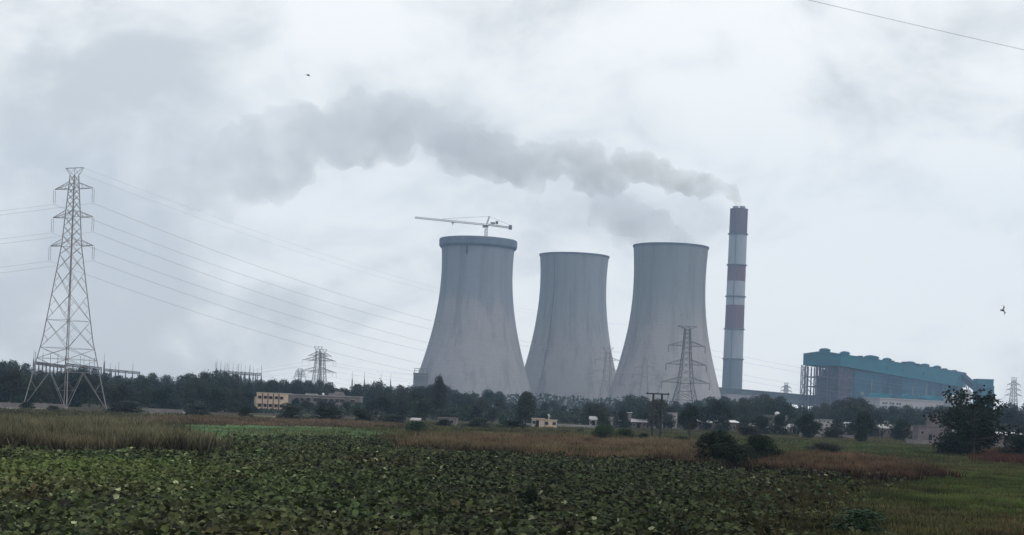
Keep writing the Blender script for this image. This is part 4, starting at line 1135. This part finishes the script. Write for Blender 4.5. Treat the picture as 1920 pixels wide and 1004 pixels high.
# ---------------------------------------------------------------- crop leaves
G = np.array
def crop_cols(x, y, n, r):
    base = G([[0.048, 0.074, 0.030]]) * np.ones((n, 1))
    a = vnoise(x, y, 5.0, 31)[:, None]; b = vnoise(x, y, 14.0, 32)[:, None]; c = vnoise(x, y, 2.0, 33)[:, None]
    olive = G([[0.070, 0.072, 0.036]]); blue = G([[0.042, 0.064, 0.040]]); brown = G([[0.060, 0.045, 0.026]])
    col = base * (1 - a) + olive * a
    col = col * (1 - 0.6 * b) + blue * 0.6 * b
    f = np.clip((c - 0.7) * 3, 0, 0.8); col = col * (1 - f) + brown * f
    col *= (0.35 + 1.3 * r.random(n) ** 1.5)[:, None]
    pale = r.random(n) < np.interp(CX + F_PX * x / y, [0, 700, 1100], [0.035, 0.02, 0.012])
    col[pale] = G([[0.27, 0.29, 0.21]]) * r.uniform(0.55, 1.3, (pale.sum(), 1))
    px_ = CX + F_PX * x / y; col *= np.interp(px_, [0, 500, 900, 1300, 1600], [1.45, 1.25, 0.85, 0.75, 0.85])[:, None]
    # fresher yellow green patch at the left
    g0 = gnd(70, 897); w_ = np.exp(-(((x - g0.x) / 6.5) ** 2 + ((y - g0.y) / 12) ** 2))[:, None]
    col = col * (1 - 0.75 * w_) + G([[0.13, 0.175, 0.06]]) * 0.75 * w_ * (0.6 + 0.8 * r.random((n, 1)))
    return col
def leaf_shape(nv=6):
    ang = np.linspace(0, 2 * pi, nv, endpoint=False)
    rad = 1 + 0.20 * np.cos(3 * ang); rad[0] = 0.66
    return np.stack([rad * np.cos(ang), rad * np.sin(ang) * 0.92, 0.16 + 0.20 * np.cos(2 * ang) - 0.10 * np.cos(ang)], 1)
LS = np.concatenate([[[0, 0, 0]], leaf_shape()])   # centre + rim
LF = G([[0, i, i % 6 + 1] for i in range(1, 7)])
def leaves_mesh(x, y, z, s, tilt, az, rot, cols):
    n = len(x); v = LS[None] * s[:, None, None]
    v = v * G([1, 1, 1])
    ca, sa = np.cos(rot)[:, None], np.sin(rot)[:, None]
    X_ = v[..., 0] * ca - v[..., 1] * sa; Y_ = v[..., 0] * sa + v[..., 1] * ca; Z_ = v[..., 2]
    ct_, st_ = np.cos(tilt)[:, None], np.sin(tilt)[:, None]
    Y2 = Y_ * ct_ - Z_ * st_; Z2 = Y_ * st_ + Z_ * ct_
    cb, sb = np.cos(az)[:, None], np.sin(az)[:, None]
    X3 = X_ * cb - Y2 * sb; Y3 = X_ * sb + Y2 * cb
    V_ = np.stack([X3 + x[:, None], Y3 + y[:, None], Z2 + z[:, None]], -1).reshape(-1, 3)
    F_ = (LF[None] + (np.arange(n) * 7)[:, None, None]).reshape(-1, 3)
    return V_, F_, np.repeat(cols, 7, 0)
area = poly_area(CROP)
q = sample_poly(CROP, int(area * 29))
x, y = q[:, 0], q[:, 1]
keep = rng.random(len(x)) < np.clip(1.25 - (y - 45) / 130, 0.45, 1)
# thin out towards the right and along irregular gaps
gap = vnoise(x, y, 1.3, 41) * 0.6 + vnoise(x, y, 3.3, 42) * 0.4
keep &= (gap > 0.38 + 0.10 * (x > 12)) | (rng.random(len(x)) < 0.08)
pxs = CX + F_PX * x / y; keep &= rng.random(len(x)) < np.interp(pxs + (y - 60) * 0, [1050, 1300, 1480, 1640], [1, 0.7, 0.3, 0.06])
x, y = x[keep], y[keep]; n = len(x)
hh = 0.20 + 0.45 * vnoise(x, y, 1.3, 41) + 0.35 * vnoise(x, y, 3.5, 43)
z = hh * (0.25 + 0.75 * rng.random(n) ** 0.6)
s = 0.052 + 0.098 * rng.random(n) ** 1.4; s *= np.where(y > 80, 1.15, 1.0)
vis_order = np.argsort(np.where(np.abs(x) < y * 0.335, y, 1e9) - s * 60 - z * 8)
near = np.zeros(n, bool); near[vis_order[:300]] = True
cc = crop_cols(x, y, n, rng)
tilt = rng.normal(0.35, 0.62, n); az = rng.uniform(-0.9, 0.9, n) + np.where(rng.random(n) < 0.3, pi, 0); rot = rng.uniform(0, 2 * pi, n)
f_ = ~near
V_, F_, C_ = leaves_mesh(x[f_], y[f_], z[f_], s[f_], tilt[f_], az[f_], rot[f_], cc[f_])
o = np_mesh('foliage', V_, F_, M_attr, C_, crop); o['kind'] = 'stuff'
# the 300 largest leaves as objects
lv = []
for k in range(10):
    c1 = G([[0.050, 0.072, 0.032], [0.042, 0.066, 0.030], [0.060, 0.070, 0.036], [0.034, 0.052, 0.024], [0.050, 0.078, 0.034], [0.075, 0.09, 0.045], [0.040, 0.058, 0.034], [0.055, 0.062, 0.03], [0.028, 0.042, 0.02], [0.17, 0.19, 0.12]][k:k + 1])
    V_, F_, C_ = leaves_mesh(G([0.]), G([0.]), G([0.]), G([1.]), G([0.]), G([0.]), G([0.]), c1)
    st = G([[0.03, 0, 0.0], [-0.03, 0, 0.0], [0, 0.02, -2.6]]); V2 = np.concatenate([V_, st]); F2 = np.concatenate([F_, [[7, 8, 9]]]); C2 = np.concatenate([C_, c1 * np.ones((3, 1))])
    o = np_mesh('leaf', V2, F2, M_attr, C2); lv.append(o.data); bpy.data.objects.remove(o)
for i in np.where(near)[0]:
    k = 9 if rng.random() < 0.04 else int(rng.integers(0, 9))
    o = bpy.data.objects.new('leaf', lv[k]); COL.objects.link(o); o.parent = crop
    o.location = (x[i], y[i], z[i] + 0.02); o.scale = (s[i],) * 3; o.rotation_euler = (tilt[i] * 0.8, 0, az[i] + rot[i] * 0.2)

# ---------------------------------------------------------------- grasses
def blades(xy, per, h, spread, wd, c_base, c_tip, lean=0.25, hgt_tall=False):
    """xy clump centres (n,2); h per clump"""
    n = len(xy); N_ = n * per
    cx = np.repeat(xy[:, 0], per) + rng.normal(0, spread, N_); cyy = np.repeat(xy[:, 1], per) + rng.normal(0, spread, N_)
    hh = np.repeat(h, per) * rng.uniform(0.55, 1.12, N_); a = rng.uniform(0, 2 * pi, N_); ww = wd * rng.uniform(0.6, 1.4, N_)
    lx = rng.normal(0, lean, N_) * hh; ly = rng.normal(0, lean, N_) * hh
    dx, dy = np.cos(a) * ww, np.sin(a) * ww
    zero = np.zeros(N_)
    p0 = np.stack([cx - dx, cyy - dy, zero], 1); p1 = np.stack([cx + dx, cyy + dy, zero], 1)
    p2 = np.stack([cx + dx * 0.8 + lx * 0.35, cyy + dy * 0.8 + ly * 0.35, hh * 0.6], 1); p3 = np.stack([cx - dx * 0.8 + lx * 0.35, cyy - dy * 0.8 + ly * 0.35, hh * 0.6], 1)
    p4 = np.stack([cx + lx, cyy + ly, hh], 1)
    v = np.stack([p0, p1, p2, p3, p4], 1).reshape(-1, 3)
    b = (np.arange(N_) * 5)[:, None]
    f = np.stack([b + [0, 1, 2], b + [0, 2, 3], b + [3, 2, 4]], 1).reshape(-1, 3)
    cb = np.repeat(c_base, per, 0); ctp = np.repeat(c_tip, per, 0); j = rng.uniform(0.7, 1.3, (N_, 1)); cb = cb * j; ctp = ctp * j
    k_ = 0.5 if hgt_tall else 1.0  # tall grass: shade low in the belt is painted into the brown stem bases
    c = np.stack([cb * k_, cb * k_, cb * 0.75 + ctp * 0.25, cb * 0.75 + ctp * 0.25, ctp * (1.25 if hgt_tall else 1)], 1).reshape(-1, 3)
    return v, f, c
def lerpc(a, b, t): return G(a)[None] * (1 - t[:, None]) + G(b)[None] * t[:, None]
def grass_zone(name, pts, dens, per, hgt, wd, base2, tip2, label, spread=0.18, world=False, hn=0.62, lean=0.22, jit=1.0):
    poly = pts if world else world_poly(pts); n = int(poly_area(poly) * dens)
    xy = sample_poly(poly, n); xy = xy + rng.normal(0, 1, xy.shape) * (np.clip(xy[:, 1:2] / 90, 0.6, 4) * jit)
    t1 = vnoise(xy[:, 0], xy[:, 1], 9, 51); t2 = vnoise(xy[:, 0], xy[:, 1], 3.0, 52)
    t4 = vnoise(xy[:, 0], xy[:, 1], 1.1, 57)
    h = hgt * (1 - hn + hn * 1.6 * (0.35 * t2 + 0.25 * t1 + 0.4 * t4))
    patch = 0.55 + 0.9 * vnoise(xy[:, 0], xy[:, 1], 2.2 * max(1, xy[:, 1].mean() / 120), 63) * (0.6 + 0.8 * vnoise(xy[:, 0], xy[:, 1], 8 * max(1, xy[:, 1].mean() / 120), 64))
    if name == 'tall_grass':
        kp = (vnoise(xy[:, 0], xy[:, 1], 2.6, 66) * 0.6 + vnoise(xy[:, 0], xy[:, 1], 6, 67) * 0.4) > 0.32; xy, h, t1, t2, patch = xy[kp], h[kp], t1[kp], t2[kp], patch[kp]
    base2 = [G(q) for q in base2]; tip2 = [G(q) for q in tip2]
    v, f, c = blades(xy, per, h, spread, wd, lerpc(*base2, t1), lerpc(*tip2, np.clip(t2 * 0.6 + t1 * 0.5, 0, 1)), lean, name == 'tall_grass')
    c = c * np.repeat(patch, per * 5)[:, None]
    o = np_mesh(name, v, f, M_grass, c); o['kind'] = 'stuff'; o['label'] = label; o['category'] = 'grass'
    return o
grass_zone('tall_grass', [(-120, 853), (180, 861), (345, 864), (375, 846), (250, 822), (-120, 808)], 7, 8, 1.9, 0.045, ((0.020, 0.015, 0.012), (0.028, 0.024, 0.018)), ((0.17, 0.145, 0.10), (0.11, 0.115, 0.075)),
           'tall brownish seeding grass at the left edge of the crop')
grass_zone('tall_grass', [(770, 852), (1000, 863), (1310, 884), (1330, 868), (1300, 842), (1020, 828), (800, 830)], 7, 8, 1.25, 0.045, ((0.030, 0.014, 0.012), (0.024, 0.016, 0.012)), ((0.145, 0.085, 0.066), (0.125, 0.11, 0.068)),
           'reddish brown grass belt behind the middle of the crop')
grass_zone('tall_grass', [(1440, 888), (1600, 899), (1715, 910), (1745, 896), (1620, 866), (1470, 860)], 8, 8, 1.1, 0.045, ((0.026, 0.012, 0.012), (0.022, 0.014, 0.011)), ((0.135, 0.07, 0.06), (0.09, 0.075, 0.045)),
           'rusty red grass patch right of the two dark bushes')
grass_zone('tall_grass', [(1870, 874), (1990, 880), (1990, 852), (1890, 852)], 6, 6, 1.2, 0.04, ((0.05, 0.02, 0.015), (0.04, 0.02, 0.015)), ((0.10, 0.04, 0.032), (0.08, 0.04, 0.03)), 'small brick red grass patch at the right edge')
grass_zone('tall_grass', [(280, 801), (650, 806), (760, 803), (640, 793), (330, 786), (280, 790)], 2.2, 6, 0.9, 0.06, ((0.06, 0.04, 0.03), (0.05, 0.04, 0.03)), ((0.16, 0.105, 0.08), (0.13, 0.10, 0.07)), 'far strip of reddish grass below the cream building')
grass_zone('low_crop', [(210, 830), (430, 832), (770, 832), (830, 826), (640, 806), (300, 801), (200, 806)], 3.2, 7, 0.5, 0.06, ((0.045, 0.10, 0.04), (0.05, 0.11, 0.045)), ((0.12, 0.21, 0.10), (0.22, 0.31, 0.19)), 'bright green low crop in the middle distance', 0.25)
grass_zone('low_grass', [(1150, 1095), (1700, 1095), (1660, 940), (1710, 912), (1500, 896), (1300, 905)], 9, 6, 0.34, 0.03, ((0.030, 0.030, 0.014), (0.036, 0.028, 0.016)), ((0.060, 0.065, 0.030), (0.072, 0.054, 0.032)), 'thin olive grass growing through the right end of the crop', 0.14, jit=3.0)
grass_zone('low_grass', [(1620, 1095), (2000, 1100), (2060, 872), (1760, 872), (1705, 912), (1620, 940), (1560, 985)], 10, 6, 0.42, 0.032, ((0.040, 0.036, 0.019), (0.034, 0.046, 0.017)), ((0.115, 0.095, 0.055), (0.080, 0.105, 0.038)), 'green and olive grass in the lower right corner', 0.14)
grass_zone('low_grass', [(300, 822), (780, 832), (1000, 828), (1300, 842), (1480, 862), (1760, 874), (2100, 872), (2100, 838), (1500, 824), (900, 806), (740, 803)], 1.1, 6, 0.62, 0.085, ((0.035, 0.05, 0.022), (0.05, 0.045, 0.028)), ((0.085, 0.10, 0.045), (0.115, 0.10, 0.055)), 'rough olive grass of the meadow', 0.3)
grass_zone('low_grass', [(-150, 808), (300, 818), (210, 806), (280, 788), (900, 808), (1500, 826), (2150, 850), (2150, 832), (1200, 806), (640, 790), (-150, 764)], 0.36, 6, 0.65, 0.13, ((0.045, 0.055, 0.03), (0.05, 0.05, 0.03)), ((0.095, 0.10, 0.055), (0.12, 0.105, 0.07)), 'thin rough grass of the far meadow', 0.5)
grass_zone('low_grass', [(1720, 960), (1990, 975), (1990, 892), (1780, 888)], 7, 6, 0.40, 0.032, ((0.03, 0.05, 0.012), (0.03, 0.05, 0.014)), ((0.075, 0.125, 0.030), (0.060, 0.105, 0.026)), 'brighter green grass at the right edge of the field', 0.14)
grass_zone('low_grass', [(1440, 852), (1800, 868), (1800, 852), (1680, 838), (1440, 828)], 1.0, 6, 0.6, 0.07, ((0.03, 0.05, 0.02), (0.03, 0.05, 0.02)), ((0.065, 0.12, 0.045), (0.085, 0.14, 0.055)), 'fresh green grass before the right part of the village', 0.3, jit=2.0)
grass_zone('low_grass', [(1850, 1010), (1990, 1020), (1990, 980), (1880, 978)], 8, 6, 0.45, 0.03, ((0.05, 0.03, 0.02), (0.05, 0.035, 0.02)), ((0.09, 0.055, 0.035), (0.10, 0.07, 0.04)), 'rusty brown grass in the lower right corner', 0.14)
# little yellow bloom in the right grass
q = gnd(1591, 944); yb = thing('yellow_flower', 'single pale yellow bloom in the right grass', 'flower', q)
M_yel = material('yellow_petal', (0.55, 0.45, 0.12), None, 5, 0.7, 0.2)
for k in range(6):
    a = k * pi / 3; m = MB(); c = Vector((0.09 * cos(a), 0.09 * sin(a), 0.52)); sd = Vector((-sin(a), cos(a), 0)) * 0.05
    m.v = [(0, 0, 0.47), tuple(c + sd), tuple(c * 1.0 + Vector((0.06 * cos(a), 0.06 * sin(a), 0.02))), tuple(c - sd)]; m.f = [(0, 1, 2, 3)]
    m.build('petal', M_yel, yb)
MB().bar((0, 0, 0), (0, 0, 0.48), 0.015).build('stem', M_leafC, yb)

# ---------------------------------------------------------------- birds
def bird(px, py, Y, span, rot, label):
    b = thing('bird', label, 'bird', at(px, py, Y)); b.rotation_euler = rot
    m = MB(); m.polytube([(0, -0.5, 0), (0, -0.38, 0.02), (0, -0.2, 0.02), (0, 0.1, 0), (0, 0.3, 0), (0, 0.55, 0.02)], [0.01, 0.055, 0.06, 0.10, 0.07, 0.015], 8); m.build('body', M_bird, b, True)
    for s_ in (-1, 1):
        m = MB(); h = span / 2
        top = [(s_ * 0.05, -0.15, 0.03), (s_ * h * 0.5, -0.22, 0.22), (s_ * h, 0.05, 0.10), (s_ * h * 0.5, 0.12, 0.2), (s_ * 0.05, 0.2, 0.02)]
        m.v = top + [(a, c, d - 0.02) for a, c, d in top]
        m.f = [(0, 1, 3, 4), (1, 2, 3), (5, 9, 8, 6), (6, 8, 7), (0, 5, 6, 1), (1, 6, 7, 2), (2, 7, 8, 3), (3, 8, 9, 4)]
        m.build('wing', M_bird, b)
    m = MB(); m.v = [(-0.04, 0.45, 0.01), (0.04, 0.45, 0.01), (0.13, 0.8, 0.02), (-0.13, 0.8, 0.02), (-0.04, 0.45, 0.03), (0.04, 0.45, 0.03), (0.13, 0.8, 0.035), (-0.13, 0.8, 0.035)]
    m.f = [(0, 3, 2, 1), (4, 5, 6, 7), (0, 1, 5, 4), (1, 2, 6, 5), (2, 3, 7, 6), (3, 0, 4, 7)]; m.build('tail', M_bird, b)
bird(578, 142, 300, 0.75, (0.3, 0.1, 1.2), 'tiny dark bird high in the sky left of the smoke')
bird(1880, 582, 160, 1.05, (0.25, 1.35, 0.25), 'dark bird with raised wings flying at the right')

# ---------------------------------------------------------------- smoke and vapour
def plume(name, blobs, Yf, voxel, mat, label, seed):
    r = random.Random(seed); m = MB()
    import bmesh
    bm = bmesh.new()
    for (px, py, rp) in blobs:
        Y = Yf(px); c = at(px, py, Y); R = rp * 1.12 / F_PX * Y
        k = max(3, int(rp / 7))
        for i in range(k):
            a = Vector((r.gauss(0, 1), r.gauss(0, 1), r.gauss(0, 1))).normalized()
            cc_ = c + a * R * 0.5 * (0 if i == 0 else 1); rad = R * (0.72 if i == 0 else r.uniform(0.34, 0.6))
            bmesh.ops.create_icosphere(bm, subdivisions=2, radius=rad, matrix=mathutils.Matrix.Translation(cc_))
    me = bpy.data.meshes.new(name); bm.to_mesh(me); bm.free()
    o = bpy.data.objects.new(name, me); COL.objects.link(o); me.materials.append(mat)
    md = o.modifiers.new('union', 'REMESH'); md.mode = 'VOXEL'; md.voxel_size = voxel; md.use_smooth_shade = True
    tx = bpy.data.textures.new(name, 'CLOUDS'); tx.noise_scale = voxel * 6; tx.noise_depth = 3
    dp = o.modifiers.new('billow', 'DISPLACE'); dp.texture = tx; dp.texture_coords = 'GLOBAL'; dp.strength = voxel * 4.6; dp.mid_level = 0.5
    ty = bpy.data.textures.new(name + '_fine', 'CLOUDS'); ty.noise_scale = voxel * 2.2; ty.noise_depth = 2
    dq = o.modifiers.new('wisps', 'DISPLACE'); dq.texture = ty; dq.texture_coords = 'GLOBAL'; dq.strength = voxel * 2.4; dq.mid_level = 0.5
    dg = bpy.context.evaluated_depsgraph_get(); ev = o.evaluated_get(dg); nm = bpy.data.meshes.new_from_object(ev)
    o.modifiers.clear(); o.data = nm
    if not nm.materials: nm.materials.append(mat)
    bm = bmesh.new(); bm.from_mesh(nm); seen = set(); drop = []
    for v0 in bm.verts:
        if v0.index in seen: continue
        st = [v0]; comp = []; seen.add(v0.index)
        while st:
            q_ = st.pop(); comp.append(q_)
            for e_ in q_.link_edges:
                o_ = e_.other_vert(q_)
                if o_.index not in seen: seen.add(o_.index); st.append(o_)
        if len(comp) < 0.15 * len(bm.verts): drop += comp
    bmesh.ops.delete(bm, geom=drop, context='VERTS'); bm.to_mesh(nm); bm.free()
    tag(o, label, 'smoke', None, 'stuff'); return o
def f2(n, l, s, a, b):
    q = n.new('ShaderNodeMapRange'); l.new(s.outputs['X'], q.inputs[0]); q.inputs[1].default_value = a; q.inputs[2].default_value = b
    return q.outputs[0]
def smoke_mat(name, colr, d_hi, scale, x_fade=None, colr2=None):
    m = bpy.data.materials.new(name); m.use_nodes = True; t = m.node_tree; n = t.nodes; l = t.links
    n.remove(n['Principled BSDF']); v = n.new('ShaderNodeVolumePrincipled'); l.new(v.outputs[0], n['Material Output'].inputs['Volume'])
    v.inputs['Color'].default_value = (*colr, 1); v.inputs['Anisotropy'].default_value = 0.0
    g = n.new('ShaderNodeNewGeometry'); z = n.new('ShaderNodeTexNoise'); z.inputs['Scale'].default_value = scale; z.inputs['Detail'].default_value = 5; z.inputs['Roughness'].default_value = 0.6
    l.new(g.outputs['Position'], z.inputs['Vector'])
    r = n.new('ShaderNodeMapRange'); l.new(z.outputs['Fac'], r.inputs[0]); r.inputs[1].default_value = 0.30; r.inputs[2].default_value = 0.58
    r.inputs[3].default_value = 0.06; r.inputs[4].default_value = 1.0
    s = n.new('ShaderNodeSeparateXYZ'); l.new(g.outputs['Position'], s.inputs[0])
    f = n.new('ShaderNodeMapRange'); l.new(s.outputs['X'], f.inputs[0])
    x0, x1, x2, dlo = x_fade
    f.inputs[1].default_value = x0; f.inputs[2].default_value = x1; f.inputs[3].default_value = dlo; f.inputs[4].default_value = d_hi
    q = n.new('ShaderNodeMath'); q.operation = 'MULTIPLY'; l.new(r.outputs[0], q.inputs[0]); l.new(f.outputs[0], q.inputs[1])
    l.new(q.outputs[0], v.inputs['Density'])
    if colr2:   # flue ash tints the fresh smoke by the stack; it greys as it drifts off
        cx_ = n.new('ShaderNodeMix'); cx_.data_type = 'RGBA'; l.new(f2(n, l, s, x0 + (x1 - x0) * 0.45, x1), cx_.inputs[0])
        cx_.inputs[6].default_value = (*colr, 1); cx_.inputs[7].default_value = (*colr2, 1); l.new(cx_.outputs[2], v.inputs['Color'])
    return m
blobs1 = [(1386, 388, 8), (1385, 380, 11), (1381, 370, 14), (1372, 361, 18), (1358, 355, 22), (1340, 350, 26), (1318, 346, 29), (1292, 344, 30), (1262, 338, 33), (1232, 328, 34), (1205, 318, 33), (1180, 308, 32), (1165, 296, 22), (1150, 325, 32),
          (1120, 320, 40), (1095, 298, 46), (1065, 292, 42), (1035, 300, 42), (1005, 300, 44), (985, 330, 34), (960, 322, 36), (930, 290, 42), (900, 262, 40), (880, 285, 48), (850, 262, 44), (845, 310, 28), (826, 212, 22), (800, 235, 24),
          (768, 215, 40), (745, 250, 56), (710, 225, 50), (690, 280, 42), (655, 235, 55), (610, 250, 52), (570, 235, 50), (540, 280, 58), (515, 230, 44), (480, 270, 58), (440, 262, 36), (440, 320, 55), (400, 340, 52), (370, 370, 40), (350, 330, 48),
          (315, 345, 46), (290, 355, 34), (550, 320, 48), (640, 290, 48), (660, 195, 40), (815, 262, 40), (825, 230, 28), (500, 325, 52), (460, 350, 46), (735, 200, 44), (420, 395, 32), (530, 350, 40), (745, 290, 36), (905, 310, 36), (1010, 345, 26), (1100, 350, 30), (1150, 350, 22)]
M_smoke = smoke_mat('flue_smoke', (0.87, 0.89, 0.91), 0.046, 0.021, (-420, 300, 0, 0.0068), (0.93, 0.91, 0.86))
plume('smoke_plume', blobs1, lambda px: 2000 - (1385 - px) * 0.10, 5.0, M_smoke, 'long grey smoke plume drifting left from the striped chimney', 4)
blobs2 = [(1305, 468, 14), (1285, 452, 22), (1260, 445, 32), (1230, 440, 36), (1205, 455, 30), (1240, 415, 30), (1205, 415, 40), (1170, 420, 42), (1165, 450, 24), (1140, 395, 38), (1115, 390, 26), (1150, 370, 26), (1180, 385, 30)]
M_vap = smoke_mat('tower_vapour', (0.80, 0.83, 0.86), 0.016, 0.022, (50, 170, 0, 0.026))
vp_ = plume('vapour_plume', blobs2, lambda px: 1455, 3.6, M_vap, 'pale vapour rising from the right cooling tower', 9)

# ---------------------------------------------------------------- haze
hb = MB().box(-2700, 2700, -350, 3100, -1.0, 470)
M_haze = bpy.data.materials.new('haze'); M_haze.use_nodes = True
t = M_haze.node_tree; t.nodes.remove(t.nodes['Principled BSDF'])
v = t.nodes.new('ShaderNodeVolumePrincipled'); v.inputs['Color'].default_value = (0.50, 0.72, 1.0, 1); v.inputs['Density'].default_value = 0.00018
v.inputs['Anisotropy'].default_value = 0.2
t.links.new(v.outputs[0], t.nodes['Material Output'].inputs['Volume'])
ho = hb.build('haze', M_haze); ho['kind'] = 'stuff'; ho['label'] = 'thin blue grey haze over the whole plain'; ho['category'] = 'haze'
